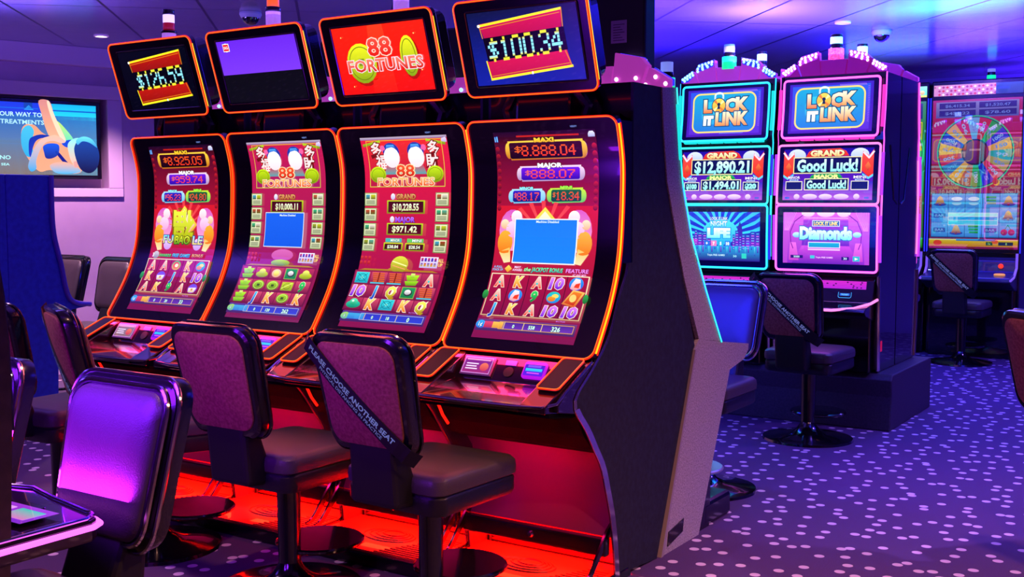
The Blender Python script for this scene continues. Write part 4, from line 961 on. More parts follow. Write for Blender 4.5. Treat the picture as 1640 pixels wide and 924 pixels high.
# ------------------------------------------------------------------ wheel machines at the far end
def art_wheel(w=.80, h=1.42, scheme='red'):
    a = Art(w, h); red = scheme == 'red'
    a.rect(0, 0, w, h, '#b81838' if red else '#30a040', '#801038' if red else '#108020'); a.up()
    a.rect(.03, .02, w-.03, .17, '#9088c0' if red else '#204890', '#5058a8' if red else '#103070'); a.up()
    for r_ in range(2):
        for c_ in range(2):
            x = .06+.36*c_; y = .03+.07*r_; a.rect(x, y, x+.33, y+.055, '#1a1870'); a.up(); a.text((('$6,415.34', '$1,520.47'), ('$451.22', '$78.60'))[r_][c_], x+.165, y+.028, .026, '#7088d0', w=.22); a.layer -= 1
    cx, cy, R = (.395, .50, .335) if red else (.42, .50, .36)
    a.up()
    if not red:
        for k in range(5): a.frame(.03+.03*k, .2+.05*k, w-.03-.03*k, .85-.05*k, .008, ['#f0e030', '#e03020', '#ffffff', '#e87020', '#30e050'][k])
        a.up()
    a.ell(cx, cy, R, R*1.0, '#181838', n=40); a.up(); a.ring(cx, cy, R+.012, R+.012, .012, '#30c080' if red else '#30f060', n=40)
    cols = ['#e0a828', '#2838d0', '#20a040', '#c82030', '#70a8e0', '#c82030', '#e0a828', '#2838d0', '#d8b030', '#c82030', '#3868b8', '#e0a828', '#b86030', '#20a050', '#1828c8', '#c83048', '#a8a040', '#20a8a0'] if red else ['#f0f020', '#20c040', '#e03820', '#40e080']*5
    n = len(cols); names = ['150', '1000', '75', '300', '450', '90']
    for k in range(n): a.ell(cx, cy, R-.008, R-.008, cols[k], n=5, a0=360*k/n+4, a1=360*(k+1)/n+4)
    a.up()
    for k in range(n):
        an = 2*pi*(k+.5)/n+radians(4); a.text(names[k % 6], cx+(R*.72)*cos(an), cy-(R*.72)*sin(an), .030, '#90b8e8' if k % 2 else '#6090d8', bold=.03, rot=-an, w=.10)
    a.up(); a.up(); a.ell(cx, cy, .125, .125, '#181030'); a.up(); a.ell(cx, cy, .11, .11, '#8a1838', '#500820'); a.up()
    a.rect(cx-.05, cy-.03, cx+.05, cy-.012, '#b87878')
    a.ell(cx+.20, .79, .028, .03, '#f0b020'); a.up(); a.ell(cx+.19, .78, .026, .028, '#a01838')
    gy = .895; gh = (1.31-gy)/3; gw = (w-.03)/5
    a.rect(.012, gy-.006, w-.01, 1.316, '#203878' if red else '#802010'); a.up()
    for r_ in range(3):
        for c_ in range(5): a.rect(.015+gw*c_+.002, gy+gh*r_, .015+gw*(c_+1)-.002, gy+gh*(r_+1)-(.003 if r_ < 3 else 0), '#60b0f0' if red else '#e83830', '#3890e8' if red else '#d02820')
    a.up()
    S = [['b', 'f', 'f', 'g', 'b'], ['r', 'x', 'x', 'x', 'b'], ['r', 'b', 'g', 'r', 'c']]
    for r_ in range(3):
        for c_ in range(5):
            x = .015+gw*(c_+.5); y = gy+gh*(r_+.5); s = S[r_][c_] if red else 'g'
            L = a.layer
            if s == 'b': a.ell(x, y+.03, .06, .018, '#2838b0'); a.quad([(x-.045, y+.03), (x-.02, y-.035), (x, y-.05), (x+.02, y-.035), (x+.045, y+.03)], '#f0d060', '#b06010'); a.up(); a.ell(x, y+.03, .012, .012, '#801020')
            elif s == 'g':
                for q in range(3): a.rect(x-.045+.005*q, y-.045+.028*q, x+.045, y-.025+.028*q, '#20c850' if red else '#40ffa0', '#088030')
            elif s == 'r': a.rect(x-.055, y-.02, x+.055, y+.022, '#2840a0'); a.up(); a.text('BAR', x, y, .024, '#80b0f0', w=.08)
            elif s == 'c': a.ell(x-.032, y+.018, .03, .03, '#e02838', '#801028'); a.ell(x+.032, y+.018, .03, .03, '#e02838', '#801028'); a.line([(x-.03, y), (x, y-.05), (x+.03, y)], .006, '#208030')
            elif s == 'f': a.ell(x, y-.02, .05, .02, '#e0f0ff'); a.ell(x, y+.02, .045, .02, '#2858c0', '#c0e8ff')
            a.layer = L
    a.up(); a.up(); a.up()
    if red:
        a.rect(.17, 1.075, .62, 1.195, '#e0f0ff'); a.up(); a.rect(.175, 1.08, .615, 1.11, '#a8f8f0'); a.rect(.175, 1.115, .615, 1.145, '#18a0e8'); a.rect(.175, 1.15, .615, 1.19, '#38d8f0')
    a.rect(0, 1.33, w, 1.40, '#e8d020' if red else '#30d040', '#d08010' if red else '#20a030'); a.up(); a.rect(.25, 1.325, .6, 1.345, '#3068c0'); a.rect(.52, 1.352, .58, 1.385, '#205830'); a.rect(.63, 1.352, w-.04, 1.385, '#183048'); a.ell(.60, 1.35, .03, .02, '#f06020'); a.ell(.08, 1.365, .04, .025, '#e84020')
    a.up(); a.text('1c', .55, 1.368, .02, '#c0ff80'); a.text('0', .70, 1.368, .02, '#c0ff80')
    return a
def wheel_machine(xc, label, scheme):
    t = empty('slot_machine', (xc, 7.62, 0), 0, label, 'slot machine', 'wheel slot machines at the far end')
    MB().box(-.42, .42, .02, .55, 0, 2.64).build('cabinet', M['gloss_black'], t, bevel=.01)
    MB().plate([(x, y) for x, y in rrect(.84, 1.50, .02, 3, 0, 1.745)], 0, .03, fn=lambda p: (p[0], p[2]-.005, p[1])).build('bezel', M['trim_black'], t, bevel=.004)
    art_wheel(scheme=scheme).build('screen', M['art_mirror'], t, lambda x, y, o: (x-.40, -.0065-o, 2.455-y), step=.0008)
    a = Art(.80, .11)
    if scheme == 'red':
        a.rect(0, 0, .8, .11, '#d890c0', '#c880b8'); a.up()
        for k in range(22):
            for r_ in range(3): a.quad([(.015+k*.036, .01+r_*.034), (.030+k*.036, .022+r_*.034), (.015+k*.036, .034+r_*.034), (.0+k*.036, .022+r_*.034)] if k else [(.01, .01), (.02, .02), (.01, .03), (0, .02)], ['#d02838', '#f0e0f0', '#a03080'][(k+r_) % 3])
        a.up(); a.rect(.56, 0, .8, .11, '#3850a8', '#283880')
    else:
        a.rect(0, 0, .8, .11, '#a0fff8', '#60f0d0'); a.up()
        for k in range(12): a.ell(.04+k*.065, .06, .024, .02, '#f8ffd0', '#f0a040')
        a.rect(0, .085, .8, .11, '#e8f060')
    a.build('marquee', M['art'], t, lambda x, y, o: (x-.40, .012-o, 2.60-y))
    dk = MB().prism([(.03, .96), (-.06, .93), (-.08, .82), (-.32, .78), (-.33, .74), (-.10, .66), (.03, .64)], -.40, .40).build('button_deck', mat('deck_blue_grey', '#3a3850', .35, coat=.5), t, bevel=.01)
    MB().lathe([(0, 0), (.022, 0), (.022, .012), (.016, .018), (0, .018)], n=16).build('service_button', mat('button_red', '#f02010', .4, emit='#ff3010', es=1.6), dk, smooth=True, M=Matrix.Translation((.27, -.075, .88)) @ Matrix.Rotation(radians(85), 4, 'X'))
    MB().lathe([(0, 0), (.05, 0), (.05, .01), (.04, .016), (0, .016)], n=20).build('play_button', mat('button_amber', '#f0a040', .4, emit='#f0a050', es=.8), dk, smooth=True, M=Matrix.Translation((.28, -.19, .80)))
    for sx in (-1, 1): MB().tube([(sx*.405, -.06, 1.0), (sx*.405, -.07, .86), (sx*.40, -.17, .78), (sx*.40, -.33, .76)], .012, n=8).build('deck_trim', M['white_plastic'], t, smooth=True)
    MB().box(-.38, .38, -.06, .10, .0, .66).build('lower_door', M['gloss_black'], t, bevel=.01)
    MB().tube([(-.421, -.012, 1.0), (-.421, -.012, 2.48)], .006).build('edge_light', M['neon_blue'], t); MB().tube([(.421, -.012, 1.0), (.421, -.012, 2.48)], .006).build('edge_light', M['neon_blue'], t)
    return t
w1 = wheel_machine(-.235, 'tall slot machine with a big prize wheel screen on crimson, farthest to the right', 'red')
w2 = wheel_machine(-1.10, 'tall slot machine with green and yellow wheel screen, partly hidden behind the middle bank', 'green')
candle(w1, .08, .2, 2.64, [(.05, LENS['green'], .9), (.03, LENS['black'], .8), (.03, LENS['clear'], .8)], r=.045)
# ------------------------------------------------------------------ chairs (local frame: the sitter faces +y, origin on the floor under the pole)
def back_map(x, v, d):
    """x across, v height above the floor, d thickness (+ towards the sitter); leans back, dished slightly"""
    y = -.272-.10*(v-.62)/.42+d-.06*(x/.215)**2*-.35
    return (x, y, v)
def bout(s=1., inset=0., n=6):
    """rounded trapezoid outline of the backrest: narrower at the bottom"""
    pts = rrect(.415-2*inset, .41-2*inset, .07-inset*.4, n, 0, .855)
    return [(x*(1-.12*max(0, (1.06-v)/.41)), v) for x, v in pts]
def ring_rows(mb, rings, mi=0, cap0=True, cap1=True):
    mb.grid([list(r) for r in rings], mi, closed=True)
    if cap0: mb.add(rings[0], [tuple(range(len(rings[0])))], mi)
    if cap1: mb.add(rings[-1], [tuple(range(len(rings[-1])))], mi)
def chair(loc, rz, label, group, tape=False, seat_mat=None, foot=None):
    t = empty('casino_chair', loc, radians(rz), label, 'chair', group)
    # backrest shell
    mb = MB()
    R = [[back_map(x, v, d) for x, v in bout(inset=i)] for i, d in ((.012, -.038), (.003, -.032), (0, -.015), (0, .008), (.004, .02), (.014, .026))]
    ring_rows(mb, R); br = mb.build('backrest', M['trim_black'], t, smooth=True)
    mb = MB(); R = [[back_map(x, v, d) for x, v in bout(inset=i)] for i, d in ((.030, -.030), (.032, -.042), (.040, -.045), (.11, -.049), (.17, -.050))]
    ring_rows(mb, R, cap0=False); mb.build('back_panel', M['fabric'], br, smooth=True)
    mb = MB(); R = [[back_map(x, v, d) for x, v in bout(inset=i)] for i, d in ((.028, .02), (.030, .040), (.040, .052), (.07, .062), (.12, .068), (.17, .070))]
    ring_rows(mb, R, cap0=False); mb.build('back_cushion', seat_mat or M['leather_seat'], br, smooth=True)
    mb = MB()
    mb.tube([back_map(x, v, .032) for x, v in bout(inset=.020)], .0075, True, 8)
    mb.tube([back_map(x, v, .012) for x, v in bout(inset=.0)], .0065, True, 8); mb.build('piping', M['chrome'] if not tape and group.startswith('vinyl') else M['trim_black'], br, smooth=True)
    # bracket joining back and seat
    MB().prism([(-.325, .74), (-.262, .74), (-.17, .50), (-.20, .46), (-.30, .47)], -.10, .10).build('back_bracket', M['matte_black'], t, bevel=.02, seg=3)
    # seat
    def seat_o(i): return [(x, y+.015) for x, y in rrect(.43-2*i, .46-2*i, .05-.25*i, 6)]
    mb = MB(); R = [[(x, y-.0, z) for x, y in seat_o(i)] for i, z in ((.03, .435), (.008, .441), (.0, .455), (.0, .500), (.006, .508))]
    ring_rows(mb, R); mb.build('seat_pan', M['leather'], t, smooth=True)
    mb = MB(); R = [[(x, y-.0, z) for x, y in seat_o(i)] for i, z in ((.006, .508), (-.004, .516), (-.006, .540), (-.003, .562), (.008, .574), (.03, .579), (.10, .582), (.16, .583))]
    ring_rows(mb, R); mb.build('seat', seat_mat or M['leather_seat'], t, smooth=True)
    MB().lathe([(.11, .44), (.11, .425), (.046, .41), (.043, .10), (.046, .09)], n=20).build('pole', M['trim_black'], t, smooth=True)
    MB().lathe([(.038, .12), (.05, .09), (.075, .06), (.12, .035), (.24, .022), (.275, .014), (.28, .0)], n=40).build('base', M['base_gloss'], t, smooth=True)
    mb = MB(); mb.lathe([(.165, .135), (.175, .142), (.175, .150), (.168, .156), (.0, .156)], .0, .17, 32); mb.tube([(0, .0, .12), (0, .10, .135)], .02)
    mb.build('footrest', foot or M['base_gloss'], t, smooth=True)
    if tape:
        # diagonal sash around the back, upper left to lower right as seen from behind
        p0 = (-.205, 1.02); p1 = (.165, .665); wdt = .032
        dx, dy = p1[0]-p0[0], p1[1]-p0[1]; L = math.hypot(dx, dy); ux, uy = dx/L, dy/L; nx, ny = -uy, ux
        def sm(s, q, o): x = p0[0]+ux*s+nx*q; v = p0[1]+uy*s+ny*q; return back_map(x, v, -.051-.003-o)
        mb = MB(); rows = []
        for k in range(13):
            s = L*k/12; e = .006 if k in (0, 12) else 0
            rows.append([sm(s, -wdt, -.004), sm(s, -wdt, 0-e), sm(s, wdt, 0-e), sm(s, wdt, -.004)])
        mb.grid(rows, closed=True); 
        mb.grid([[sm(-.03, -wdt, -.03), sm(-.03, wdt, -.03)], [sm(0, -wdt, -.002), sm(0, wdt, -.002)]]); mb.grid([[sm(L, -wdt, -.002), sm(L, wdt, -.002)], [sm(L+.03, -wdt, -.03), sm(L+.03, wdt, -.03)]])
        tp = mb.build('sash', mat('sash_black', '#07070c', .6), br)
        a = Art(L, 2*wdt)
        a.text('PLEASE CHOOSE ANOTHER SEAT', L*.47, .024, .020, '#8890f0', w=L*.84, bold=.03); a.text('PHYSICAL DISTANCING IN PRACTICE', L*.50, .048, .013, '#7880e0', w=L*.62, bold=.015)
        a.build('sash_text', art_mat('sash_print', .5), tp, lambda x, y, o: sm(x, (wdt-y), .001+o), under=False)
    return t
NR = 'swivel chairs along the near row'
chair((-.39, -.66, 0), -2, 'brown-backed chair with PLEASE CHOOSE ANOTHER SEAT sash, nearest to the camera', NR, tape=True)
chair((-1.03, -.72, 0), 0, 'chair with plain brown fabric back and no sash, between the two sashed chairs', NR)
chair((-1.89, -.66, 0), -26, 'sashed brown-backed chair partly hidden behind the violet-lit one', NR, tape=True)
chair((-2.50, -.69, 0), 4, 'dark chair farthest left in the near row, only seat and back edge showing', NR)
VN = 'vinyl chairs of the foreground machines'
chair((-.30, -2.345, 0), 180, 'shiny violet-lit vinyl chair in the left foreground, front of its backrest showing', VN)
chair((-.91, -2.36, 0), 180, 'violet-lit vinyl chair cut off by the left edge, only its shiny back rim showing', VN)
chair((-.33, 1.57, 0), 180, 'blue-lit vinyl chair behind the grey laminate end frame', 'vinyl chairs behind the near row', foot=mat('footrest_blue_lit', '#b8b8c8', .35, metal=.6))  # pale footrest colour stands in for the blue light falling on it
chair((-.28, 3.07, 0), -3, 'chair with brown back and diagonal sash in front of the pink-neon slot machine', 'chairs of the middle bank', tape=True)
chair((-.21, 7.10, 0), -2, 'chair with diagonal sash in front of the crimson wheel machine', 'chairs at the wheel machines', tape=True)
chair((-1.08, 7.02, 0), -20, 'dark chair half hidden behind the middle bank, left of the sashed one at the wheel', 'chairs at the wheel machines')
chair((1.58, 1.22, 0), -40, 'chair cut off by the right edge of the picture', 'vinyl chair at the right')
chair((-5.79, 1.36, 0), 180, 'black chair back just beyond the violet edge of the blue cabinet', 'black chairs by the left wall')
chair((-5.21, 1.36, 0), 180, 'black chair back between the blue cabinet and the farthest curved-screen machine', 'black chairs by the left wall')

# ------------------------------------------------------------------ foreground machine at the left edge (front towards +y; built facing -y and turned)
t = empty('slot_machine', (-.51, -2.42, 0), pi, 'foreground slot machine at the left edge with glowing violet button deck', 'slot machine')
fy = lambda y: -(y+2.42)
prof = [(fy(-2.421), 0), (fy(-2.405), 1.0), (fy(-2.406), 1.2), (fy(-2.42), 1.35), (fy(-2.46), 1.5), (fy(-2.52), 1.75), (fy(-2.55), 2.0), (.6, 2.0), (.6, 0)]
for q0, q1 in ((-.352, -.340), (.340, .352)): MB().prism([(.30, 0), (.30, .685)]+[(y, max(z, .69)) for y, z in prof], q0, q1).build('side_plate', mat('side_brown', '#33222a', .5, vary='#46303a', vscale=30), t)
prof = [(.30, 0), (.30, .70)]+[(y+.002, max(z, .72)) for y, z in prof[:7]]+prof[7:]
MB().prism(prof, -.339, .339).build('cabinet', mat('side_brown', '#33222a', .5, vary='#46303a', vscale=30), t, bevel=.006)
fc = Curve2([(fy(-2.55)-.004, 1.95), (fy(-2.52)-.004, 1.75), (fy(-2.45)-.004, 1.5), (fy(-2.41)-.006, 1.28), (fy(-2.40)-.006, 1.0)])
mb = MB(); mb.grid([[fc.map(-.33, fc.L*k/10, -.01), fc.map(-.33, fc.L*k/10, .008), fc.map(.33, fc.L*k/10, .008), fc.map(.33, fc.L*k/10, -.01)] for k in range(11)], closed=True).build('bezel', M['bezel'], t)
a = Art(.56, .80); a.rect(0, 0, .56, .8, '#7018e0', '#b020d8'); a.up(); a.rect(.05, .05, .51, .3, '#3020c0'); a.ell(.28, .17, .15, .09, '#e050ff', '#6020e0')
for r_ in range(3):
    for c_ in range(5): a.rect(.04+.098*c_, .38+.12*r_, .125+.098*c_, .48+.12*r_, '#d040f0' if (r_+c_) % 2 else '#5030e0', '#4018a8')
a.build('screen', M['art'], t, lambda x, y, o: fc.map(x-.28, .06+y, .009+o))
dk = MB(); o = [(-.35, 0), (-.35, -.19), (-.335, -.225), (-.30, -.245), (-.10, -.275), (.10, -.275), (.30, -.31), (.335, -.29), (.35, -.25), (.35, 0)]
o = [(-.355, .05), (-.355, -.20), (-.34, -.225), (-.31, -.235), (-.12, -.27), (.0, -.30), (.12, -.27), (.31, -.235), (.34, -.225), (.355, -.20), (.355, .05)]
dk.plate(o, .715, .768); deck = dk.build('button_deck', M['deck_red'], t, bevel=.008)
mb = MB(); mb.tube([(x, y, .752) for x, y in [(-.362, .03), (-.362, -.20), (-.345, -.23), (-.31, -.242), (-.12, -.277), (0, -.307), (.12, -.277), (.31, -.242), (.345, -.23), (.362, -.20), (.362, .03)]], .007)
mb.build('deck_neon', mat('neon_magenta', '#200018', .4, emit='#ff60ff', es=2.2), deck, smooth=True)
mb = MB(); mb.tube([(x, y, .772) for x, y in [(-.35, .03), (-.35, -.19), (-.335, -.218), (-.31, -.228), (-.12, -.262), (0, -.292), (.12, -.262), (.31, -.228), (.335, -.218), (.35, -.19), (.35, .03)]], .005)
mb.build('deck_rim', M['chrome'], deck, smooth=True)
MB().plate(rrect(.40, .15, .015, 4, 0, -.12), .768, .776).build('key_panel', M['bezel'], deck)
a = Art(.24, .10); a.rect(0, 0, .24, .1, '#a838e0', '#8028c8'); a.up(); a.rect(.02, .02, .11, .08, '#30d0c0', '#e080c0'); a.rect(.13, .02, .22, .05, '#f0a8ff'); a.rect(.13, .06, .22, .08, '#5040e0')
a.build('touch_panel', M['art'], deck, lambda x, y, o: (x-.28, y-.17, .777+o))
MB().box(-.30, .30, .28, .30, .02, .66).build('lower_door', M['gloss_black'], t, bevel=.01)
MB().lathe([(0, 0), (.03, 0), (.03, .012), (.02, .02), (0, .02)], n=16).build('door_light', mat('lamp_violet', '#a020f0', .3, emit='#b030ff', es=1.5), t, M=Matrix.Translation((-.25, .28, .60)) @ Matrix.Rotation(radians(90), 4, 'X'))

# ------------------------------------------------------------------ low blue-sided machines at the far left
def low_machine(xc, y0, rz, label, light):
    t = empty('slot_machine', (xc, y0, 0), rz, label, 'slot machine', 'blue-sided slot machines at the left')
    f = [(.0, 1.653), (.002, 1.32), (.049, 1.097), (.109, .858), (.263, .809), (.255, .798), (.125, .783), (.02, .532), (.0, .0)]
    f = [(-y, z) for y, z in f]
    MB().prism(f+[(.315, 0), (.315, 1.655)], -.34, .34).build('cabinet', M['panel_blue'], t, bevel=.006)
    for sx in (-1, 1):
        MB().tube([(sx*.344, y, z) for y, z in Curve2(f[:5], 5).p and [(p.x, p.y) for p in Curve2(f[:5], 5).p]], .016, n=8).build('edge_trim', mat('trim_violet', '#6048b0', .35, coat=.3), t, smooth=True)
    cu = Curve2([(p[0]-.005, p[1]) for p in f[:4]], 5)
    mb = MB(); mb.grid([[cu.map(-.29, .04+.70*k/8, -.01), cu.map(-.29, .04+.70*k/8, .008), cu.map(.29, .04+.70*k/8, .008), cu.map(.29, .04+.70*k/8, -.01)] for k in range(9)], closed=True).build('bezel', M['bezel'], t)
    a = Art(.5, .6); a.rect(0, 0, .5, .6, '#3048d8', '#8030c8'); a.up(); a.rect(.03, .03, .47, .22, '#d0a030', '#a04010')
    for r_ in range(3):
        for c_ in range(5): a.rect(.03+.09*c_, .27+.1*r_, .11+.09*c_, .36+.1*r_, '#40a0f0' if (r_+c_) % 2 else '#e06080', '#2030a0')
    a.build('screen', M['art'], t, lambda x, y, o: cu.map(x-.25, .08+y, .009+o))
    MB().box(-.31, .31, -.262, -.12, .812, .822).build('button_panel', M['bezel'], t)
    if light: candle(t, .20, .22, 1.655, [(.05, LENS['clear'], 1.), (.012, LENS['black'], 1.05), (.045, LENS['pale'], .9)], r=.034)
    return t
low_machine(-4.744, .60, pi, 'blue-sided slot machine with violet front edge in front of the wall screen', True)
low_machine(-4.744, -.03, 0, 'blue-sided slot machine backing onto the one with the violet edge, cut by the left edge', False)

# ------------------------------------------------------------------ room
def structure(o): o['kind'] = 'structure'; return o
# floor: carpet with scattered pale dots
cm = bpy.data.materials.new('dotted_carpet'); cm.use_nodes = True; nt = cm.node_tree; b = nt.nodes['Principled BSDF']
N = nt.nodes.new; Lk = nt.links.new
tc = N('ShaderNodeTexCoord'); mp = N('ShaderNodeMapping'); mp.inputs['Rotation'].default_value = (0, 0, .3)
vo = N('ShaderNodeTexVoronoi'); vo.voronoi_dimensions = '2D'; vo.inputs['Scale'].default_value = 8.2; vo.inputs['Randomness'].default_value = .82
Lk(tc.outputs['Object'], mp.inputs['Vector']); Lk(mp.outputs['Vector'], vo.inputs['Vector'])
lt = N('ShaderNodeMapRange'); lt.inputs['From Min'].default_value = .165; lt.inputs['From Max'].default_value = .182; lt.inputs['To Min'].default_value = 1; lt.inputs['To Max'].default_value = 0
Lk(vo.outputs['Distance'], lt.inputs['Value'])
n1 = N('ShaderNodeTexNoise'); n1.inputs['Scale'].default_value = 300; n1.inputs['Detail'].default_value = 3; Lk(tc.outputs['Object'], n1.inputs['Vector'])
n2 = N('ShaderNodeTexNoise'); n2.inputs['Scale'].default_value = 1.3; n2.inputs['Detail'].default_value = 4; Lk(tc.outputs['Object'], n2.inputs['Vector'])
r1 = N('ShaderNodeValToRGB'); r1.color_ramp.elements[0].position = .3; r1.color_ramp.elements[1].position = .7; r1.color_ramp.elements[0].color = (*lin('#38204c'), 1); r1.color_ramp.elements[1].color = (*lin('#6a4478'), 1)
Lk(n1.outputs['Fac'], r1.inputs['Fac'])
mx = N('ShaderNodeMix'); mx.data_type = 'RGBA'; mx.blend_type = 'MULTIPLY'; mx.inputs[0].default_value = .35; Lk(r1.outputs['Color'], mx.inputs[6]); Lk(n2.outputs['Color'], mx.inputs[7])
m2_ = N('ShaderNodeMix'); m2_.data_type = 'RGBA'; Lk(lt.outputs['Result'], m2_.inputs[0]); Lk(mx.outputs[2], m2_.inputs[6]); m2_.inputs[7].default_value = (*lin('#dcc6cc'), 1)
Lk(m2_.outputs[2], b.inputs['Base Color']); b.inputs['Roughness'].default_value = .85
bp = N('ShaderNodeBump'); bp.inputs['Strength'].default_value = .5; bp.inputs['Distance'].default_value = .004; Lk(n1.outputs['Fac'], bp.inputs['Height']); Lk(bp.outputs['Normal'], b.inputs['Normal'])
structure(MB().box(-13, 5, -7, 9.2, -.05, 0).build('floor', cm))
# ceiling: glossy lacquered planks, seams turned against the room
ce = bpy.data.materials.new('lacquered_ceiling'); ce.use_nodes = True; nt = ce.node_tree; b = nt.nodes['Principled BSDF']; N = nt.nodes.new; Lk = nt.links.new
tc = N('ShaderNodeTexCoord'); mp = N('ShaderNodeMapping'); mp.vector_type = 'POINT'; mp.inputs['Rotation'].default_value = (0, 0, radians(-132.5)); Lk(tc.outputs['Object'], mp.inputs['Vector'])
sx = N('ShaderNodeSeparateXYZ'); Lk(mp.outputs['Vector'], sx.inputs['Vector'])
def seam(out, period, off, wdt):
    a1 = N('ShaderNodeMath'); a1.operation = 'ADD'; a1.inputs[1].default_value = off; Lk(out, a1.inputs[0])
    a2 = N('ShaderNodeMath'); a2.operation = 'PINGPONG'; a2.inputs[1].default_value = period/2; Lk(a1.outputs[0], a2.inputs[0])
    a3 = N('ShaderNodeMath'); a3.operation = 'LESS_THAN'; a3.inputs[1].default_value = wdt; Lk(a2.outputs[0], a3.inputs[0]); return a3.outputs[0]
s1 = seam(sx.outputs['Y'], .64, 3.19, .010); s2 = seam(sx.outputs['X'], 2.2, .5, .008)
ad = N('ShaderNodeMath'); ad.operation = 'MAXIMUM'; Lk(s1, ad.inputs[0]); Lk(s2, ad.inputs[1])
mx = N('ShaderNodeMix'); mx.data_type = 'RGBA'; Lk(ad.outputs[0], mx.inputs[0]); mx.inputs[6].default_value = (*lin('#8c84a8'), 1); mx.inputs[7].default_value = (*lin('#0c0c20'), 1); Lk(mx.outputs[2], b.inputs['Base Color'])
b.inputs['Roughness'].default_value = .22; b.inputs['Metallic'].default_value = .35; b.inputs['Coat Weight'].default_value = .3; b.inputs['Coat Roughness'].default_value = .12
n1 = N('ShaderNodeTexNoise'); n1.inputs['Scale'].default_value = 2.5; bp = N('ShaderNodeBump'); bp.inputs['Strength'].default_value = .25; bp.inputs['Distance'].default_value = .02; Lk(tc.outputs['Object'], n1.inputs['Vector']); Lk(n1.outputs['Fac'], bp.inputs['Height']); Lk(bp.outputs['Normal'], b.inputs['Normal'])
structure(MB().box(-13, 5, -7, 9.2, 2.8, 2.9).build('ceiling', ce))
WM = mat('plaster_lilac', '#b090b8', .8, vary='#bc9cc2', vscale=3, bump=.12, bscale=25)
WT = mat('trim_lilac', '#d0b4d4', .6)
structure(MB().box(-6, 5, 9.2, 9.35, 0, 2.8).build('wall_back', mat('wall_far', '#9070b0', .7)))
structure(MB().box(5, 5.15, -7, 9.35, 0, 2.8).build('wall_right', WM))
structure(MB().box(-13, 5.15, -7.15, -7, 0, 2.8).build('wall_near', WM))
# soffit along the back wall with a square hatch
structure(MB().box(-5, 5, 8.9, 9.2, 2.66, 2.8).build('trim_back', mat('trim_far', '#a080c0', .6)))
# left wall with a recess for the television: frame (s along the wall, q behind it, z)
A0 = Vector((-6.59, 1.666)); DV = Vector((.28667, .95803)); NV = Vector((-.95803, .28667))
def wm(s, q, z): p = A0+DV*s+NV*q; return (p.x, p.y, z)
def wbox(mb, s0, s1, q0, q1, z0, z1):
    o = MB().box(s0, s1, q0, q1, z0, z1); mb.add([wm(*v) for v in o.v], o.f); return mb
mb = MB(); wbox(mb, -9.2, -.45, .06, .3, 0, 2.8); wbox(mb, .875, 9, .06, .3, 0, 2.8); wbox(mb, -.45, .875, .06, .3, 0, 1.60); wbox(mb, -.45, .875, .06, .3, 2.37, 2.8); wbox(mb, -.45, .875, .22, .3, 1.6, 2.37)
structure(mb.build('wall_left', WM))
mb = MB(); wbox(mb, -9.2, 9, -.02, .07, 2.64, 2.8); structure(mb.build('trim_soffit', WT, bevel=.004))
mb = MB(); wbox(mb, -.575, 1.0, .03, .07, 1.525, 1.60); wbox(mb, -.575, 1.0, .03, .07, 2.37, 2.485); wbox(mb, -.575, -.45, .03, .07, 1.60, 2.37); wbox(mb, .875, 1.0, .03, .07, 1.60, 2.37)
structure(mb.build('trim_recess', WT, bevel=.006))
mb = MB(); wbox(mb, -9.2, 9, .045, .062, 0, .12); structure(mb.build('baseboard_left', WT))
# television
tv = empty('television', wm(.24, .1, 1.68), math.atan2(DV.y, DV.x), 'wall television in the lit recess showing a woman at a spa', 'television')
def tvm(x, q, z): return (x-.24, -(q-.1)*-1, z-1.68)
mb = MB(); mb.box(-.59, .59, -.02, .03, 0.0, .665).build('casing', M['bezel'], tv, bevel=.006, M=Matrix.Translation((.0, 0, 0)))
MB().box(-.30, .30, .03, .10, .15, .5).build('wall_mount', M['matte_black'], tv)
a = Art(1.10, .60)
PX = lambda x, y: (x*.00512+.223+.045, (y-169)*.00522)
a.rect(0, 0, 1.1, .6, '#1838d8', '#4868b0'); a.up(); a.rect(0, .10, 1.1, .6, '#2868b8', '#788898'); a.rect(0, .30, 1.1, .6, '#5878a0', '#806858'); a.rect(.72, 0, 1.1, .13, '#10b0f0', '#28d8f0'); a.rect(.72, .13, 1.1, .6, '#20a0d8', '#4890b8'); a.up()
a.rect(.72, .05, 1.1, .062, '#1060c8'); a.rect(.0, .045, .62, .052, '#1868e0'); a.rect(.50, 0, .57, .05, '#1040a0'); a.quad([(.50, .06), (.54, .02), (.58, .06)], '#30a0f0')
q = lambda pts, c, c2=None: a.quad([PX(*p) for p in pts], c, c2)
B = lambda pts, c, c2=None: a.blob([PX(*p) for p in pts], c, c2)
a.up(); B([(97, 197), (106, 203), (124, 226), (112, 231), (104, 214)], '#c8f060', '#50e0c0')
a.up(); B([(41, 212), (50, 203), (62, 205), (72, 215), (84, 222), (98, 230), (120, 236), (136, 262), (134, 279), (110, 281), (84, 276), (68, 279), (56, 268), (47, 254), (40, 238)], '#f0a078', '#f8a880')
a.up(); B([(41, 214), (52, 205), (60, 214), (56, 232), (58, 252), (48, 255), (40, 238)], '#48c0e8', '#30a8e0')
B([(69, 165), (86, 165), (93, 186), (102, 206), (111, 228), (99, 231), (86, 224), (78, 206), (73, 186)], '#d88870', '#ffb890')
a.up(); B([(82, 166), (86, 166), (93, 186), (102, 206), (111, 228), (104, 227), (94, 206), (86, 184)], '#ffd8b0', '#ffe0c0')
B([(52, 229), (60, 222), (73, 219), (90, 222), (88, 225), (72, 225), (62, 231), (56, 246), (54, 256), (51, 250)], '#1030a8', '#1838c0')
B([(74, 238), (84, 233), (99, 235), (98, 250), (88, 257), (78, 257), (75, 248)], '#1458e8', '#10288a'); B([(104, 231), (118, 226), (128, 230), (122, 238), (110, 238)], '#1048d8')
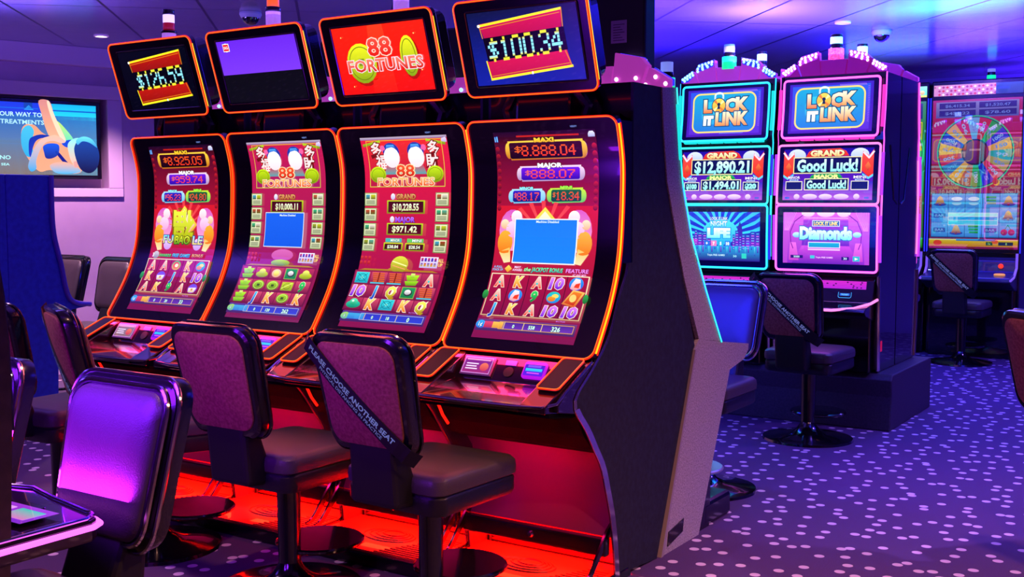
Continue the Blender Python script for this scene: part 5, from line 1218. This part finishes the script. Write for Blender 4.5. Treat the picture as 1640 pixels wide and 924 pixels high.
B([(94, 248), (98, 246), (112, 262), (126, 275), (121, 277), (107, 265)], '#081888')
a.up(); B([(82, 222), (94, 219), (104, 224), (110, 230), (103, 232), (92, 229), (78, 232), (68, 246), (62, 262), (62, 274), (54, 279), (49, 271), (54, 254), (63, 236), (72, 226)], '#ffc0a0', '#30a8e8')
B([(84, 268), (104, 262), (124, 268), (134, 278), (112, 282), (92, 280)], '#f8b090', '#40b8f0')
a.up(); B([(114, 233), (124, 224), (136, 224), (140, 240), (136, 262), (126, 270), (119, 262), (115, 248)], '#90f0f0', '#ffb8a0')
a.up(); B([(124, 240), (132, 226), (146, 222), (160, 232), (166, 250), (162, 270), (150, 280), (136, 276), (128, 262)], '#1848a8', '#0a0a38'); B([(123, 262), (128, 262), (129, 270), (124, 271)], '#f0a098')
a.up(); B([(128, 226), (140, 220), (154, 224), (163, 238), (150, 230), (138, 228), (130, 234)], '#70e8ff', '#3090e0')
a.up(); p = PX(73, 188); a.text('PLAY YOUR WAY TO', p[0], p[1], .036, '#c0f0ff', align='r', w=.50); p = PX(76, 200); a.text('FREE SPA TREATMENTS', p[0], p[1], .036, '#b0e8ff', align='r', w=.59); p = PX(22, 257); a.text('CASINO', p[0], p[1], .032, '#b0f8ff', align='r', w=.2); p = PX(20, 268); a.text('AT SEA', p[0], p[1], .02, '#b0f8ff', align='r', w=.13)
a.build('screen', M['art'], tv, lambda x, y, o: (x-.55, -.0205-o, .632-y), step=.0008)
MB().box(-.55, .55, -.026, -.02, .004, .014).build('status_strip', mat('strip_dark', '#10101c', .4), tv)
# ceiling fittings
def downlight(x, y, on, label):
    t = empty('downlight', (x, y, 2.8), 0, label, 'ceiling light', 'recessed ceiling lights')
    MB().lathe([(.045, .0), (.058, .0), (.058, -.008), (.045, -.010), (.045, .0)], n=24, caps=False).build('ring', M['white_plastic'], t, smooth=True)
    MB().lathe([(.0, -.002), (.044, -.002), (.044, .0)], n=24).build('lamp', mat('lamp_on', '#fff', .4, emit='#ffe8d0', es=6.) if on else mat('lamp_off', '#a0a0c0', .3), t)
downlight(-5.694, 1.968, True, 'lit recessed downlight in the lilac ceiling near the left wall')
downlight(-.58, 4.564, False, 'unlit recessed downlight above the pink-neon machine')
def dome(x, y, label):
    t = empty('dome_camera', (x, y, 2.8), 0, label, 'security camera', 'ceiling dome cameras')
    MB().lathe([(.0, .0), (.075, .0), (.078, -.012), (.066, -.035), (.062, -.036)], n=28).build('housing', mat('camera_white', '#c8c8e0', .4), t, smooth=True)
    MB().lathe([(.060, -.034), (.056, -.055), (.040, -.075), (.018, -.086), (.0, -.088)], n=28).build('dome', mat('smoked_dome', '#101020', .06, coat=1.), t, smooth=True)
dome(-3.90, 1.86, 'dark dome security camera on the ceiling above the half purple topper')
dome(-.456, 5.14, 'pale dome security camera on the ceiling right of the pink signal light')
h = MB().box(-.43, -.37, 8.885, 8.90, 2.70, 2.75).build('wall_sensor', M['trim_black']); tag(h, 'tiny dark square sensor on the far violet wall band', 'sensor')

# ------------------------------------------------------------------ lights
def lamp(kind, loc, col, e, size=.3, rot=(0, 0, 0), sy=None, name='light', spread=None, spot=None):
    l = bpy.data.lights.new(name, kind); l.color = lin(col); l.energy = e
    if kind == 'AREA':
        l.size = size
        if sy: l.shape = 'RECTANGLE'; l.size_y = sy
        if spread: l.spread = radians(spread)
    elif kind == 'SPOT': l.spot_size = radians(spot or 90); l.spot_blend = .6; l.shadow_soft_size = size
    else: l.shadow_soft_size = size
    o = bpy.data.objects.new(name, l); COL.objects.link(o); o.location = loc; o.rotation_euler = [radians(a) for a in rot]; return o
# added coloured fill spots over the aisles, no fittings behind them
for x, y, c, e, s in ((2.9, 1.6, '#b488ff', 320, 120), (1.8, 3.9, '#8858ff', 260, 120), (1.5, 6.5, '#7858ff', 240, 120), (1.5, .4, '#ffa898', 150, 110), (-.4, -1.6, '#ffb098', 110, 100), (-3.2, -1.6, '#d898e8', 230, 110), (2.2, -1.6, '#ffa884', 420, 120), (-1.2, 6.2, '#4048ff', 130, 110), (-.5, 2.4, '#4038ff', 110, 90)):
    lamp('SPOT', (x, y, 2.74), c, e, .06, name='aisle_fill', spot=s)
for x, y in ((-5.694, 1.968), (-5.2, .4), (-4.6, 3.6)):
    lamp('SPOT', (x, y, 2.76), '#ffc4e0', 260, .05, name='wall_spot', spot=110)
# added uplights that tint the ceiling blue and violet, no fixtures there
for x, y, c, e, sz in ((-1.8, .45, '#8058ff', 40, 1.8), (-.75, 4.1, '#6040ff', 110, 1.0), (-.2, 5.9, '#2010ff', 150, 1.4), (-.9, 3.7, '#d0a0ff', 25, .35), (.1, 4.3, '#20c0ff', 22, .3), (-2.4, 4.4, '#3018ff', 150, 1.4), (.5, 4.0, '#1890ff', 70, .7), (.2, 7.9, '#5028ff', 60, 1.2), (-4.7, .3, '#8868ff', 60, .8), (-5.6, -2.5, '#7a50ff', 60, 1.), (2.6, 5.2, '#2820ff', 120, 1.2), (1.9, 2.0, '#3030ff', 70, 1.)):
    lamp('AREA', (x, y, 2.46 if y > 3 and x < 1 else 2.35), c, e, sz, (180, 0, 0), name='ceiling_fill')
# red strips under the near row
for k in range(4):
    lamp('AREA', (-.356-.712*k, .06, .15), '#ff0802', 60, .6, (0, 0, 0), .1, name='red_strip')
    lamp('AREA', (-.356-.712*k, -.13, .47), '#f01468', 1.6, .35, (40, 0, 0), .03, name='knee_strip')
for k in range(4): lamp('AREA', (-.356-.712*k, -.205, .885), '#ff2860', 1.6, .6, (10, 0, 0), .03, name='deck_glow')
# glow of the big screens onto what stands before them
for k in range(4): lamp('AREA', (-.356-.712*k, -.10, 1.30), '#ff5060', 3.5, .5, (-90, 0, 0), .8, name='screen_glow')
lamp('AREA', (-.40, -2.33, 1.30), '#7818ff', 22, .4, (85, 0, 0), .5, name='screen_glow')
lamp('AREA', (-1.1, -2.33, 1.30), '#8020ff', 14, .4, (90, 0, 0), .5, name='screen_glow')
lamp('AREA', (-.42, 1.10, 1.25), '#2018ff', 40, .5, (90, 0, 0), .7, name='screen_glow')
lamp('AREA', (-.36, 3.48, 1.45), '#d030ff', 6, .5, (-90, 0, 0), .8, name='screen_glow'); lamp('AREA', (-1.1, 3.48, 1.45), '#20a0ff', 6, .5, (-90, 0, 0), .8, name='screen_glow')
lamp('AREA', (-.23, 7.55, 1.7), '#8070ff', 8, .7, (-90, 0, 0), 1.2, name='screen_glow')
lamp('AREA', (-.40, -2.13, .80), '#c020ff', 5, .45, (140, 0, 0), .08, name='deck_glow'); lamp('AREA', (-1.1, -2.13, .80), '#a020ff', 4, .45, (140, 0, 0), .08, name='deck_glow')
w = bpy.data.worlds.new('world'); SC.world = w; w.use_nodes = True; w.node_tree.nodes['Background'].inputs[0].default_value = (*lin('#3020a0'), 1); w.node_tree.nodes['Background'].inputs[1].default_value = .1

# ------------------------------------------------------------------ camera
cd = bpy.data.cameras.new('camera'); cd.sensor_width = 36; cd.lens = 36*1800/1640; cd.clip_start = .05
co = bpy.data.objects.new('camera', cd); COL.objects.link(co); co.location = (2.024, -3.782, 1.49); co.rotation_euler = (radians(90)-math.atan(140/1800), 0, radians(33.5)); SC.camera = co
SC.view_settings.view_transform = 'Standard'; SC.view_settings.look = 'None'; SC.view_settings.exposure = 0; SC.view_settings.gamma = 1; SC.view_settings.use_curve_mapping = False
SC.cycles.use_denoising = True; SC.cycles.denoiser = 'OPENIMAGEDENOISE'
SC.cycles.max_bounces = 6; SC.cycles.diffuse_bounces = 3; SC.cycles.glossy_bounces = 4; SC.cycles.sample_clamp_indirect = 4
